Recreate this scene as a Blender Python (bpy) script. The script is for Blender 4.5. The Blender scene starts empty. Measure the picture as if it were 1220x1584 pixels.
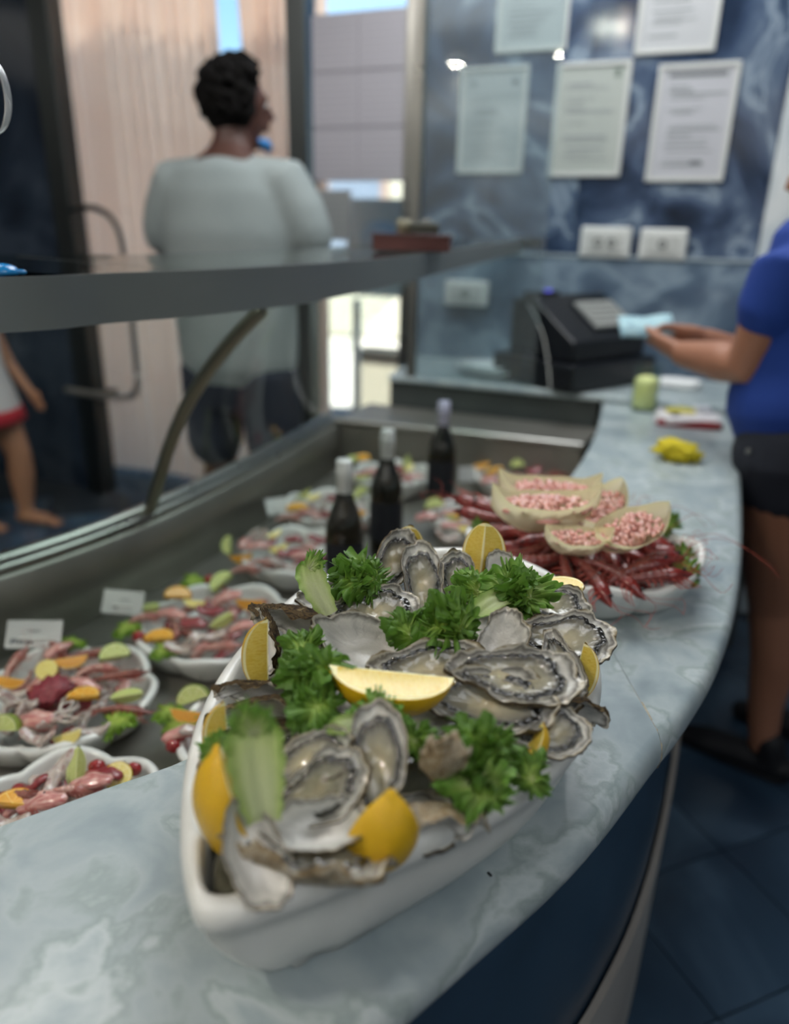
import bpy, math, random
import numpy as np
from mathutils import Vector, Matrix, noise as mn

S = bpy.context.scene
COL = S.collection
PI = math.pi
# ------------------------------------------------------------------ camera
CAM = Vector((0, 0, 1.30)); FPX = 1144.0; PITCH = math.radians(20.7); ROLL = math.radians(1.4)
FW = Vector((0, math.cos(PITCH), -math.sin(PITCH)))
_r0 = Vector((1, 0, 0)); _u0 = Vector((0, math.sin(PITCH), math.cos(PITCH)))
RT = _r0 * math.cos(ROLL) + _u0 * math.sin(ROLL)
UP = _u0 * math.cos(ROLL) - _r0 * math.sin(ROLL)
cd = bpy.data.cameras.new('camera'); cam = bpy.data.objects.new('camera', cd); COL.objects.link(cam)
m = Matrix.Identity(4)
for i in range(3):
    m[i][0] = RT[i]; m[i][1] = UP[i]; m[i][2] = -FW[i]; m[i][3] = CAM[i]
cam.matrix_world = m
cd.sensor_fit = 'VERTICAL'; cd.sensor_height = 36; cd.lens = FPX / 1584 * 36
cd.clip_start = 0.02; cd.clip_end = 100
cd.dof.use_dof = True; cd.dof.focus_distance = 0.69; cd.dof.aperture_fstop = 2.1
S.camera = cam
# ------------------------------------------------------------------ world, exposure, light
S.view_settings.view_transform = 'Standard'; S.view_settings.look = 'None'
S.view_settings.exposure = 0.28; S.view_settings.gamma = 1; S.view_settings.use_curve_mapping = False
wd = bpy.data.worlds.new('sky'); S.world = wd; wd.use_nodes = True
wn = wd.node_tree; bg = wn.nodes['Background']
sky = wn.nodes.new('ShaderNodeTexSky'); sky.sky_type = 'HOSEK_WILKIE' if hasattr(sky, 'turbidity') else 'NISHITA'
sky.sun_direction = Vector((-0.25, -0.30, 0.9)).normalized(); sky.turbidity = 3
wn.links.new(sky.outputs[0], bg.inputs[0]); bg.inputs[1].default_value = 7.5

def add_light(name, kind, loc, energy, color=(1, 1, 1), size=1.0, size_y=None, aim=None):
    l = bpy.data.lights.new(name, kind); l.energy = energy; l.color = color
    if kind == 'AREA':
        l.size = size
        if size_y: l.shape = 'RECTANGLE'; l.size_y = size_y
    o = bpy.data.objects.new(name, l); COL.objects.link(o); o.location = loc
    if aim is not None:
        o.rotation_euler = (Vector(aim) - Vector(loc)).to_track_quat('-Z', 'Y').to_euler()
    return o
sun = add_light('sun', 'SUN', (-2, 6, 6), 9.5, (1.0, 0.96, 0.90), aim=(-2 + 0.25, 6 + 0.30, 6 - 0.9))
sun.data.angle = 0.02
add_light('ceiling_panel_light', 'AREA', (0.25, 1.85, 2.62), 38, (0.95, 0.98, 1.0), 1.2, 1.6, aim=(0.15, 1.5, 0))
add_light('ceiling_panel_light', 'AREA', (-1.5, 1.6, 2.62), 14, (1.0, 0.96, 0.92), 1.4, 0.8, aim=(-1.3, 2.6, 0))
add_light('ceiling_panel_light', 'AREA', (0.9, -1.0, 2.62), 18, (0.97, 0.98, 1.0), 1.5, 1.5, aim=(0.9, -1.2, 0))

# ------------------------------------------------------------------ geometry helpers
def ray(x, y): return FW + RT * ((x - 610) / FPX) - UP * ((y - 792) / FPX)
def at(x, y, z):
    d = ray(x, y); return CAM + d * ((z - CAM.z) / d.z)
W0 = Vector((0.38, 2.86, 0)); WD = Vector((0.927, -0.375, 0)).normalized(); WN = Vector((-WD.y * -1, -WD.x, 0))
WN = Vector((WD.y, -WD.x, 0))            # towards the room
WROT = math.atan2(WD.y, WD.x)
def wall_sz(x, y, off=0.0):
    d = ray(x, y); p0 = W0 + WN * off
    p = CAM + d * ((p0 - CAM).dot(WN) / d.dot(WN)); return (p - W0).dot(WD), p.z
def on_wall(s, z, off=0.0): return W0 + WD * s + WN * off + Vector((0, 0, z))

def c(h, k=1.0):
    h = h.lstrip('#'); v = [int(h[i:i + 2], 16) / 255 for i in (0, 2, 4)]
    return tuple((x / 12.92 if x <= 0.04045 else ((x + 0.055) / 1.055) ** 2.4) * k for x in v) + (1.0,)

MATS = {}
def pbr(name, ramp, src=None, scale=5.0, detail=4.0, dist=0.0, rough=0.5, metal=0.0, coat=0.0, bump=0.0, bscale=60.0,
        sss=0.0, jitter=0.0, jscale=30.0, stretch=(1, 1, 1), trans=0.0, spec=0.5, emit=0.0, rough_var=0.0, ssr=0.01, alpha=1.0, bdist=0.002, ior=1.45):
    """ramp: one hex colour or a list of (pos, hex); src: 'noise', 'attr' (vertex attribute rad), 'voronoi', 'wave'"""
    if name in MATS: return MATS[name]
    m = bpy.data.materials.new(name); m.use_nodes = True; nt = m.node_tree; N = nt.nodes; L = nt.links
    b = N['Principled BSDF']
    b.inputs['Roughness'].default_value = rough; b.inputs['Metallic'].default_value = metal
    b.inputs['Coat Weight'].default_value = coat; b.inputs['Coat Roughness'].default_value = 0.08
    b.inputs['Specular IOR Level'].default_value = spec; b.inputs['IOR'].default_value = ior
    b.inputs['Transmission Weight'].default_value = trans; b.inputs['Alpha'].default_value = alpha
    if sss: b.inputs['Subsurface Weight'].default_value = sss; b.inputs['Subsurface Radius'].default_value = (ssr, ssr * .7, ssr * .4); b.inputs['Subsurface Scale'].default_value = 1.0
    tc = N.new('ShaderNodeTexCoord'); mp = N.new('ShaderNodeMapping'); L.new(tc.outputs['Object'], mp.inputs[0])
    mp.inputs['Scale'].default_value = stretch
    oi = N.new('ShaderNodeObjectInfo'); ad = N.new('ShaderNodeVectorMath'); ad.operation = 'ADD'
    rs = N.new('ShaderNodeMath'); rs.operation = 'MULTIPLY'; rs.inputs[1].default_value = 37.0
    L.new(oi.outputs['Random'], rs.inputs[0]); L.new(mp.outputs[0], ad.inputs[0]); L.new(rs.outputs[0], ad.inputs[1])
    vec = ad.outputs[0]
    def nz(sc, de, di=0):
        n = N.new('ShaderNodeTexNoise'); n.inputs['Scale'].default_value = sc; n.inputs['Detail'].default_value = de
        n.inputs['Distortion'].default_value = di; L.new(vec, n.inputs['Vector']); return n
    if isinstance(ramp, str): b.inputs['Base Color'].default_value = c(ramp)
    else:
        if src == 'attr':
            a = N.new('ShaderNodeAttribute'); a.attribute_name = 'rad'; fac = a.outputs['Fac']
            if jitter:
                n = nz(jscale, detail, dist)
                mu = N.new('ShaderNodeMath'); mu.operation = 'MULTIPLY_ADD'; mu.inputs[1].default_value = jitter * 2
                L.new(n.outputs['Fac'], mu.inputs[0]); L.new(fac, mu.inputs[2])
                su = N.new('ShaderNodeMath'); su.operation = 'SUBTRACT'; su.inputs[1].default_value = jitter
                L.new(mu.outputs[0], su.inputs[0]); fac = su.outputs[0]
        elif src == 'voronoi':
            n = N.new('ShaderNodeTexVoronoi'); n.inputs['Scale'].default_value = scale; L.new(vec, n.inputs['Vector']); fac = n.outputs['Distance']
        elif src == 'wave':
            n = N.new('ShaderNodeTexWave'); n.inputs['Scale'].default_value = scale; n.inputs['Distortion'].default_value = dist
            n.inputs['Detail'].default_value = detail; n.inputs['Detail Scale'].default_value = 1.5; L.new(vec, n.inputs['Vector']); fac = n.outputs['Fac']
        else: fac = nz(scale, detail, dist).outputs['Fac']
        r = N.new('ShaderNodeValToRGB'); L.new(fac, r.inputs[0])
        els = r.color_ramp.elements
        while len(els) < len(ramp): els.new(0.5)
        for e, (p, h) in zip(els, ramp): e.position = p
        for e, (p, h) in zip(els, ramp): e.color = c(h)
        L.new(r.outputs[0], b.inputs['Base Color'])
    if rough_var:
        n = nz(bscale * .3, 3); mr = N.new('ShaderNodeMapRange'); L.new(n.outputs['Fac'], mr.inputs[0])
        mr.inputs[3].default_value = max(.02, rough - rough_var); mr.inputs[4].default_value = rough + rough_var; L.new(mr.outputs[0], b.inputs['Roughness'])
    if bump:
        n = nz(bscale, 5, 0.3); bp = N.new('ShaderNodeBump'); bp.inputs['Strength'].default_value = bump; bp.inputs['Distance'].default_value = bdist
        L.new(n.outputs['Fac'], bp.inputs['Height']); L.new(bp.outputs[0], b.inputs['Normal']); L.new(bp.outputs[0], b.inputs['Coat Normal'])
    if emit: b.inputs['Emission Color'].default_value = c(ramp) if isinstance(ramp, str) else (1, 1, 1, 1); b.inputs['Emission Strength'].default_value = emit
    MATS[name] = m; return m

def glass_mat(name, tint='#f4faf8', ior=1.35, rough=0.02, haze=0.0):
    if name in MATS: return MATS[name]
    m = bpy.data.materials.new(name); m.use_nodes = True; nt = m.node_tree; N = nt.nodes; L = nt.links
    N.remove(N['Principled BSDF']); out = N['Material Output']
    t = N.new('ShaderNodeBsdfTransparent'); t.inputs[0].default_value = c(tint)
    g = N.new('ShaderNodeBsdfGlossy'); g.inputs['Roughness'].default_value = rough
    f = N.new('ShaderNodeFresnel'); ge = N.new('ShaderNodeNewGeometry'); mi = N.new('ShaderNodeMapRange'); mi.inputs[3].default_value = ior; mi.inputs[4].default_value = 1 / ior; L.new(ge.outputs['Backfacing'], mi.inputs[0]); L.new(mi.outputs[0], f.inputs[0])
    mx = N.new('ShaderNodeMixShader'); L.new(f.outputs[0], mx.inputs[0]); L.new(t.outputs[0], mx.inputs[1]); L.new(g.outputs[0], mx.inputs[2])
    last = mx.outputs[0]
    if haze:
        d = N.new('ShaderNodeBsdfDiffuse'); d.inputs[0].default_value = (.8, .85, .85, 1); m2 = N.new('ShaderNodeMixShader'); m2.inputs[0].default_value = haze
        L.new(last, m2.inputs[1]); L.new(d.outputs[0], m2.inputs[2]); last = m2.outputs[0]
    L.new(last, out.inputs[0]); MATS[name] = m; return m

def translucent_mat(name, color, amount=0.5, rough=0.7):
    if name in MATS: return MATS[name]
    m = pbr(name, color, rough=rough); nt = m.node_tree; N = nt.nodes; L = nt.links
    tr = N.new('ShaderNodeBsdfTranslucent'); b = N['Principled BSDF']
    if b.inputs['Base Color'].is_linked: L.new(b.inputs['Base Color'].links[0].from_socket, tr.inputs[0])
    else: tr.inputs[0].default_value = b.inputs['Base Color'].default_value
    mx = N.new('ShaderNodeMixShader'); mx.inputs[0].default_value = amount
    L.new(b.outputs[0], mx.inputs[1]); L.new(tr.outputs[0], mx.inputs[2]); L.new(mx.outputs[0], N['Material Output'].inputs[0]); return m
def leafy(m, amount=0.35):
    nt = m.node_tree; N = nt.nodes; L = nt.links; tr = N.new('ShaderNodeBsdfTranslucent'); b = N['Principled BSDF']
    L.new(b.inputs['Base Color'].links[0].from_socket, tr.inputs[0])
    mx = N.new('ShaderNodeMixShader'); mx.inputs[0].default_value = amount
    L.new(b.outputs[0], mx.inputs[1]); L.new(tr.outputs[0], mx.inputs[2]); L.new(mx.outputs[0], N['Material Output'].inputs[0]); return m

class MB:
    def __init__(s): s.v = []; s.f = []; s.m = []; s.a = []; s.n = 0
    def add(s, verts, faces, mat=0, attr=None):
        verts = np.asarray(verts, float).reshape(-1, 3); b = s.n
        s.v.append(verts); s.n += len(verts)
        for i, f in enumerate(faces):
            s.f.append(tuple(int(q) + b for q in f)); s.m.append(mat if isinstance(mat, int) else mat[i])
        s.a.append(np.zeros(len(verts)) if attr is None else np.asarray(attr, float).ravel())
        return s
    def box(s, cx, cy, cz, sx, sy, sz, mat=0, rot=None):
        v = np.array([[x, y, z] for x in (-.5, .5) for y in (-.5, .5) for z in (-.5, .5)]) * (sx, sy, sz)
        if rot is not None: v = v @ np.array(rot.to_3x3()).T
        v = v + (cx, cy, cz)
        return s.add(v, [(0, 1, 3, 2), (4, 6, 7, 5), (0, 4, 5, 1), (2, 3, 7, 6), (0, 2, 6, 4), (1, 5, 7, 3)], mat)
    def grid(s, P, mat=0, attr=None, cu=False, cv=False, flip=False):
        """P: array (nu, nv, 3)"""
        nu, nv = P.shape[:2]; F = []
        for i in range(nu if cu else nu - 1):
            i2 = (i + 1) % nu
            for j in range(nv if cv else nv - 1):
                j2 = (j + 1) % nv; q = (i * nv + j, i2 * nv + j, i2 * nv + j2, i * nv + j2)
                F.append(q[::-1] if flip else q)
        return s.add(P.reshape(-1, 3), F, mat, attr)
    def tube(s, path, rad, n=10, mat=0, caps=True, rx=None, side=None, attr=None):
        """tube with rounded ends along path; rad list; rx multiplies the radius along 'side'"""
        path = [Vector(p) for p in path]; k = len(path)
        if not hasattr(rad, '__len__'): rad = [rad] * k
        rx = [1.0] * k if rx is None else (rx if hasattr(rx, '__len__') else [rx] * k)
        if caps:
            d0 = (path[0] - path[1]).normalized(); d1 = (path[-1] - path[-2]).normalized(); r0, r1 = rad[0], rad[-1]
            A = [(path[0] + d0 * r0 * math.sin(t), r0 * math.cos(t), rx[0]) for t in (1.5, 1.1, .6)]
            B = [(path[-1] + d1 * r1 * math.sin(t), r1 * math.cos(t), rx[-1]) for t in (.6, 1.1, 1.5)]
            seq = A + list(zip(path, rad, rx)) + B
        else: seq = list(zip(path, rad, rx))
        pts = [q[0] for q in seq]; P = np.zeros((len(seq), n, 3))
        ref = Vector(side) if side is not None else None; prev = None
        for i in range(len(seq)):
            t = pts[min(i + 1, len(seq) - 1)] - pts[max(i - 1, 0)]
            if t.length < 1e-9: t = Vector((0, 0, 1))
            t.normalize()
            if ref is not None: x = ref - t * ref.dot(t)
            elif prev is not None: x = prev - t * prev.dot(t)
            else:
                x = Vector((0, 0, 1)).cross(t)
                if x.length < .1: x = Vector((1, 0, 0))
            if x.length < 1e-6: x = t.orthogonal()
            x.normalize(); prev = x; y = t.cross(x)
            for j in range(n):
                a = 2 * PI * j / n; P[i, j] = pts[i] + x * (math.cos(a) * seq[i][1] * seq[i][2]) + y * (math.sin(a) * seq[i][1])
        b = s.n; s.grid(P, mat, attr, cv=True)
        if caps:
            s.f.append(tuple(b + j for j in range(n))); s.m.append(mat)
            e = b + (len(seq) - 1) * n; s.f.append(tuple(e + n - 1 - j for j in range(n))); s.m.append(mat)
        return s
    def lathe(s, prof, n=24, mat=0, center=(0, 0, 0), mats=None, sq=None):
        P = np.zeros((len(prof), n, 3))
        for i, (r, z) in enumerate(prof):
            for j in range(n):
                a = 2 * PI * j / n; P[i, j] = (center[0] + r * math.cos(a), center[1] + r * math.sin(a), center[2] + z)
        if mats:
            M = [mats[i] for i in range(len(prof) - 1) for _ in range(n)]
            return s.grid(P, M, cv=True, flip=False)
        return s.grid(P, mat, cv=True)
    def prism(s, poly, z0, z1, mat=0):
        n = len(poly); v = [(p[0], p[1], z0) for p in poly] + [(p[0], p[1], z1) for p in poly]
        ar = sum(poly[i][0] * poly[(i + 1) % n][1] - poly[(i + 1) % n][0] * poly[i][1] for i in range(n))
        F = [tuple(range(n))[::-1], tuple(range(n, 2 * n))] + [(i, (i + 1) % n, n + (i + 1) % n, n + i) for i in range(n)]
        if ar < 0: F = [f[::-1] for f in F]
        return s.add(v, F, mat)
    def mesh(s, name, mats, smooth=True):
        me = bpy.data.meshes.new(name); V = np.concatenate(s.v)
        me.from_pydata(V.tolist(), [], s.f)
        for q in (mats if isinstance(mats, (list, tuple)) else [mats]): me.materials.append(q)
        me.polygons.foreach_set('material_index', s.m)
        me.polygons.foreach_set('use_smooth', [smooth] * len(s.f))
        at_ = me.attributes.new('rad', 'FLOAT', 'POINT'); at_.data.foreach_set('value', np.concatenate(s.a))
        me.update(); return me
    def build(s, name, mats, parent=None, smooth=True, bevel=0, subd=0, loc=None, autosm=False):
        me = s.mesh(name, mats, smooth); o = bpy.data.objects.new(name, me); COL.objects.link(o)
        if parent: o.parent = parent
        if loc is not None: o.location = loc
        if bevel:
            b = o.modifiers.new('bevel', 'BEVEL'); b.width = bevel; b.segments = 3; b.limit_method = 'ANGLE'; b.angle_limit = math.radians(35)
        if subd: q = o.modifiers.new('sub', 'SUBSURF'); q.levels = q.render_levels = subd
        if autosm:
            try: me.set_sharp_from_angle(angle=math.radians(35))
            except Exception: pass
        return o

def tag(o, label=None, cat=None, group=None, kind=None):
    if label: o['label'] = label
    if cat: o['category'] = cat
    if group: o['group'] = group
    if kind: o['kind'] = kind
    return o
def thing(name, label, cat, loc=(0, 0, 0), rz=0, group=None, M=None):
    o = bpy.data.objects.new(name, None); COL.objects.link(o); o.empty_display_size = .02
    if M is not None: o.matrix_world = M
    else: o.location = loc; o.rotation_euler = (0, 0, rz)
    return tag(o, label, cat, group)
SEEN = {}
def place(kit, name, M, label, cat, group=None, labels=None):
    if label in SEEN:
        w = 'nearer' if M.translation.y < SEEN[label] else 'farther'; label = w + ' ' + label if len(label.split()) < 16 else w + ' ' + label.replace('the ', '').replace('raw ', '')
    else: SEEN[label] = M.translation.y
    """kit: list of (part name, mesh[, parent index]); every placed thing and part is an object of its own sharing mesh data"""
    if len(kit) == 1:
        o = bpy.data.objects.new(name, kit[0][1]); COL.objects.link(o); o.matrix_world = M; return tag(o, label, cat, group)
    r = thing(name, label, cat, group=group, M=M); made = []
    for p in kit:
        o = bpy.data.objects.new(p[0], p[1]); COL.objects.link(o)
        o.parent = made[p[2]] if len(p) > 2 and p[2] is not None else r
        if len(p) > 3: o.matrix_local = p[3]
        made.append(o)
    return r
def orient(p, n, xdir, s=1.0):
    n = Vector(n).normalized(); x = Vector(xdir); x = (x - n * x.dot(n)).normalized(); y = n.cross(x)
    M = Matrix.Identity(4)
    for i in range(3): M[i][0] = x[i] * s; M[i][1] = y[i] * s; M[i][2] = n[i] * s; M[i][3] = p[i]
    return M
def imdir(a): a = math.radians(a); return RT * math.cos(a) + UP * math.sin(a)
def catmull(P, k=8, closed=False):
    P = [Vector(p) for p in P]; n = len(P); out = []
    for i in range(n if closed else n - 1):
        g = lambda j: P[j % n] if closed else P[max(0, min(n - 1, j))]
        a, b, d, e = g(i - 1), g(i), g(i + 1), g(i + 2)
        for q in range(k):
            t = q / k; out.append(.5 * ((2 * b) + (d - a) * t + (2 * a - 5 * b + 4 * d - e) * t * t + (3 * b - a - 3 * d + e) * t ** 3))
    if not closed: out.append(P[-1])
    return out
def voxel(mb, name, mat, size=.008, parent=None, smooth=4, fac=.5):
    """all the closed pieces of mb fused into ONE continuous surface"""
    o = mb.build(name, mat, parent); r = o.modifiers.new('r', 'REMESH'); r.mode = 'VOXEL'; r.voxel_size = size; r.use_smooth_shade = True
    s = o.modifiers.new('s', 'SMOOTH'); s.iterations = smooth; s.factor = fac
    dg = bpy.context.evaluated_depsgraph_get(); me = bpy.data.meshes.new_from_object(o.evaluated_get(dg)); o.modifiers.clear(); old = o.data; o.data = me
    for p in me.polygons: p.use_smooth = True
    bpy.data.meshes.remove(old); return o

# ------------------------------------------------------------------ materials of the setting
steel = pbr('brushed_steel', [(0.3, '#8c8b86'), (0.7, '#a09f9a')], 'noise', scale=3, rough=0.30, metal=1.0, rough_var=.08, bscale=40, stretch=(1, 1, 1))
steel_tray = pbr('tray_steel', [(0.3, '#85837c'), (0.7, '#98958e')], 'noise', scale=4, rough=0.42, metal=.75, rough_var=.06)
steel_dark = pbr('dark_steel', '#4c4f4f', rough=0.4, metal=1.0)
marble_top = pbr('pale_blue_marble', [(0.28, '#7f8d92'), (0.40, '#919ea2'), (0.48, '#a0abad'), (0.52, '#8e9b9a'), (0.56, '#b0babb'), (0.63, '#95a2a6'), (0.8, '#b0b9ba')],
                 'noise', scale=11, detail=14, dist=.35, rough=0.36, coat=0.18, rough_var=.1, bump=.06, bscale=90)
marble_wall = pbr('blue_marble', [(0.25, '#141c28'), (0.38, '#27344a'), (0.47, '#3b4a62'), (0.54, '#56657a'), (0.585, '#8492a0'), (0.62, '#4a5a70'), (0.70, '#2c3a50'), (0.85, '#66758a')],
                  'noise', scale=2.5, detail=7, dist=2.0, rough=0.12, coat=0.3)
marble_splash = pbr('grey_blue_marble', [(0.3, '#3c4c60'), (0.48, '#5d6e80'), (0.6, '#8596a4'), (0.75, '#4c5c70')], 'noise', scale=3.0, detail=6, dist=1.5, rough=0.15, coat=.2)
tile_m = pbr('blue_floor_tile', [(0.3, '#223345'), (0.5, '#304559'), (0.62, '#435a6f'), (0.75, '#2a3d50')], 'noise', scale=2.4, detail=6, dist=1.2, rough=0.28, bump=.05)
grout = pbr('grout', '#1c2a38', rough=.9)
navy_panel = pbr('dark_blue_stone', [(0.3, '#1d2f40'), (0.6, '#2b4156'), (0.8, '#34506a')], 'noise', scale=2.0, detail=4, dist=.8, rough=.3)
white_paint = pbr('white_wall_paint', '#c4c6c4', rough=.8)
white_plastic = pbr('white_plastic', '#cfd0cc', rough=.35)
paper = pbr('paper', '#c3c4c2', rough=.8)
ink = pbr('grey_ink', '#8d9092', rough=.8)
black_plastic = pbr('black_plastic', '#0d1016', rough=.35)
pane_mat = glass_mat('clear_glass')
pane_hazy = glass_mat('end_pane_glass', '#eaf1f2', 1.45, 0.02, 0.05)
ceramic = pbr('white_ceramic', '#d5d7d3', rough=.22, coat=.5, spec=.5, bump=.03, bscale=40)
ceramic_worn = pbr('worn_white_ceramic', [(0.3, '#c9cbc7'), (0.6, '#dcddd8'), (.75, '#cfcfc6')], 'noise', scale=14, rough=.3, coat=.3, bump=.08, bscale=50)

# ------------------------------------------------------------------ room
def struct(o, label=None): o['kind'] = 'structure'; return o
fl = struct(MB().box(-.3, 1.0, -.03, 9, 9.6, .05).build('floor', grout))
ta = math.radians(22); tu = Vector((math.cos(ta), math.sin(ta), 0)); tv = Vector((-math.sin(ta), math.cos(ta), 0))
tile_me = None
for i in range(-14, 12):
    for j in range(-6, 18):
        p = Vector((.6, .92, 0)) + tu * (.3 * (i + .5)) + tv * (.3 * (j + .5))
        if not (-2.9 < p.x < 1.9 and .5 < p.y < 3.9): continue
        if (p - W0).dot(WN) < .2: continue
        if tile_me is None: tile_me = MB().box(0, 0, -.0045, .296, .296, .009).mesh('tile', tile_m, False)
        o = bpy.data.objects.new('tile', tile_me); COL.objects.link(o); o.location = p; o.rotation_euler = (0, 0, ta); o.parent = fl
wE1, wE2 = on_wall(3.2, 0, -.12), on_wall(-5.0, 0, -.12)
struct(MB().prism([(-4.3, -3.7), (2.95, -3.7), (2.95, wE1.y), (wE2.x, wE2.y)], 2.70, 2.80).build('ceiling', white_paint, smooth=False))
struct(MB().box(2.9, .3, 1.35, .1, 7.0, 2.7).build('wall_right', white_paint))
struct(MB().box(-4.2, .5, 1.35, .1, 8.4, 2.7).build('wall_left', white_paint))
struct(MB().box(-.3, -3.6, 1.35, 9, .1, 2.7).build('wall_front', white_paint))
def wallbox(s0, s1, z0, z1, o0, o1, name, mat, parent=None, bevel=0):
    """box fixed to the back wall; s along the wall, off towards the room"""
    o = MB().box((s0 + s1) / 2, -(o0 + o1) / 2, (z0 + z1) / 2, s1 - s0, o1 - o0, z1 - z0).build(name, mat, parent, smooth=False, bevel=bevel)
    if parent is None: o.location = W0; o.rotation_euler = (0, 0, WROT)
    return o
sP = wall_sz(640, 300)[0]; sQ = wall_sz(465, 200)[0]; sR = -2.06
wb = struct(wallbox(sP + .02, 3.2, 0, 2.7, -.1, 0, 'wall_back', marble_wall))
# big marble slabs of the wall, joints between them
for a, b_, z0, z1 in ((sP + .03, .24, 1.24, 2.3), (.243, .83, 1.24, 2.3), (1.21, 1.9, 1.24, 2.3), (1.21, 1.9, .0, 1.237)):
    wallbox(a, b_, z0, z1, 0, .006, 'wall_slab', marble_wall, wb)
wallbox(.835, 1.2, 0, 2.3, 0, .012, 'wall_slab', pbr('white_blue_marble', [(0.3, '#8fa0ab'), (0.5, '#b9c2c6'), (.7, '#d2d6d6')], 'noise', scale=3, dist=1, rough=.2), wb)
struct(wallbox(sP + .03, .83, .80, 1.235, .006, .03, 'trim_1', marble_splash, bevel=.004))
struct(wallbox(sP + .03, .985, 1.235, 1.243, .0, .034, 'trim_2', pbr('pale_lip', '#9aa6ac', rough=.4)))
# dark blue wall left of the doorway
struct(wallbox(-5.1, sR - .07, 0, 2.7, -.1, 0, 'wall_back_left', pbr('dark_blue_marble', [(0.3, '#141d29'), (0.5, '#25303f'), (0.62, '#3a4553'), (0.8, '#1a2432')], 'noise', scale=1.2, detail=5, dist=2.0, rough=.12)))
# glazed front: posts and head
def fr(n): return n
for i, (s, w, mt) in enumerate(((sR, .11, steel_dark), (sQ, .085, steel_dark), (sP, .075, steel))):
    struct(wallbox(s - w / 2, s + w / 2, 0, 2.7, -.06, .03, 'trim_%d' % (i + 3), mt, bevel=.006))
struct(wallbox(sR, sP, 2.52, 2.7, -.06, .03, 'trim_6', steel_dark))
w1 = struct(wallbox(sR + .05, sQ - .04, .02, 2.52, -.016, -.006, 'window_1', glass_mat('front_glass', '#eef4f2', 1.45, 0.0)))
w2 = struct(wallbox(sQ + .04, sP - .037, .02, 2.52, -.016, -.006, 'window_2', MATS['front_glass']))
# ------------------------------------------------------------------ outside
out_ground = struct(MB().box(-2.0, 9.5, -.06, 22, 13, .05).build('street_paving', pbr('sunlit_paving', [(0.3, '#d6ccc2'), (0.7, '#e2d9cf')], 'noise', scale=8, rough=.9)))
b0 = thing('white_building', 'sunlit cream building with dark window openings beyond the glazed shop front', 'building', loc=tuple(on_wall(-1.2, 0, -6.5)), rz=WROT)
MB().box(0, 0, 1.3, 8.5, .3, 2.6).build('wall', pbr('cream_render', '#ddd3bf', rough=.9), b0, smooth=False)
for sx in (-2.4, -.6, 1.3, 3.0): 
    f = MB().box(sx, -.17, 1.5, .85, .06, 1.5).build('window_frame', pbr('pale_pink_paint', '#c9a99b', rough=.7), b0, smooth=False)
    MB().box(sx, -.2, 1.5, .7, .04, 1.35).build('pane', pbr('building_pane', '#8f98a8', rough=.2), f, smooth=False)
MB().box(0, -.2, 2.5, 8.5, .1, .12).build('cornice', pbr('cornice_white', '#e3dccd', rough=.8), b0, smooth=False)
# pleated curtains hung outside the doorway
cur_m = translucent_mat('peach_curtain', '#f4d6c4', .62)
cur_n = cur_m.node_tree
def curtain(name, edge0, edge1, label, seed):
    """edge: (s at the top, s at the bottom)"""
    rn = random.Random(seed); nu, nv = 200, 14; P = np.zeros((nu, nv, 3))
    ph = [rn.uniform(0, 6.28) for _ in range(6)]
    for j in range(nv):
        t = j / (nv - 1); z = 2.6 - 2.58 * t; a = edge0[0] * (1 - t) + edge0[1] * t; b = edge1[0] * (1 - t) + edge1[1] * t
        for i in range(nu):
            u = i / (nu - 1); w = u * (edge1[0] - edge0[0]) / .065
            y = .018 * math.sin(2 * PI * w + ph[0] + .8 * math.sin(3 * u + t)) + .010 * math.sin(2 * PI * w * 2.3 + ph[1] + t * 2) + .012 * math.sin(9 * u + 4 * t)
            P[i, j] = (a + (b - a) * u, y + .35, z)
    o = MB().grid(P).build(name, cur_m); o.location = W0; o.rotation_euler = (0, 0, WROT)
    return tag(o, label, 'curtain', 'curtains outside the shop front')
g0, g1 = wall_sz(328, 0, -.35)[0], wall_sz(372, 90, -.35)[0]
curtain('curtain', (-2.35, -2.35), (g0, g0 + .1), 'peach pleated curtain filling the doorway to the left of the man', 3)
curtain('curtain', (wall_sz(358, 0, -.35)[0], wall_sz(420, 500, -.35)[0]), (sQ - .07, sQ - .07), 'narrow peach curtain gathered beside the post right of the man\'s head', 7)
# grey notice board hanging in the right-hand pane
def notice(px, name, label, mat, rows, cols, off=.02, cat='poster'):
    (s0, z1), (s1, z0) = wall_sz(px[0], px[1], off), wall_sz(px[2], px[3], off)
    if z1 < z0: z0, z1 = z1, z0
    t = thing(name, label, cat, loc=tuple(on_wall((s0 + s1) / 2, z0, off)), rz=WROT); w, h = s1 - s0, z1 - z0
    MB().box(0, 0, h / 2, w, .004, h).build('backing_sheet', pbr('grey_back', '#8d8a90', rough=.8), t, smooth=False)
    for a in range(cols):
        for b in range(rows):
            sh = MB().box((a + .5) * w / cols - w / 2, -.004, (b + .5) * h / rows, w / cols - .006, .003, h / rows - .006).build('sheet', mat, t, smooth=False)
            lm = MB()
            for q in range(int(h / rows / .022)): lm.box((a + .5) * w / cols - w / 2, -.0058, b * h / rows + .02 + q * .022, w / cols * .84, .0006, .004)
            lm.build('print_line', pbr('faint_ink', '#9a979d', rough=.8), sh, smooth=False)['kind'] = 'stuff'
    return t
notice((482, 24, 626, 280), 'notice_sheets', 'tall lilac grey printed sheets taped on the glass right of the dark post', pbr('lilac_paper', '#aba7ad', rough=.8), 3, 2)
notice((487, 294, 543, 372), 'notice_card', 'small grey card on the glass below the tall lilac sheets', pbr('grey_card', '#8d918f', rough=.8), 1, 1, .021)
t = thing('street_sign', 'white board with a pale blue round emblem outside the glass', 'sign', loc=tuple(on_wall(wall_sz(590, 330, -.5)[0], .95, -.5)), rz=WROT)
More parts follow.
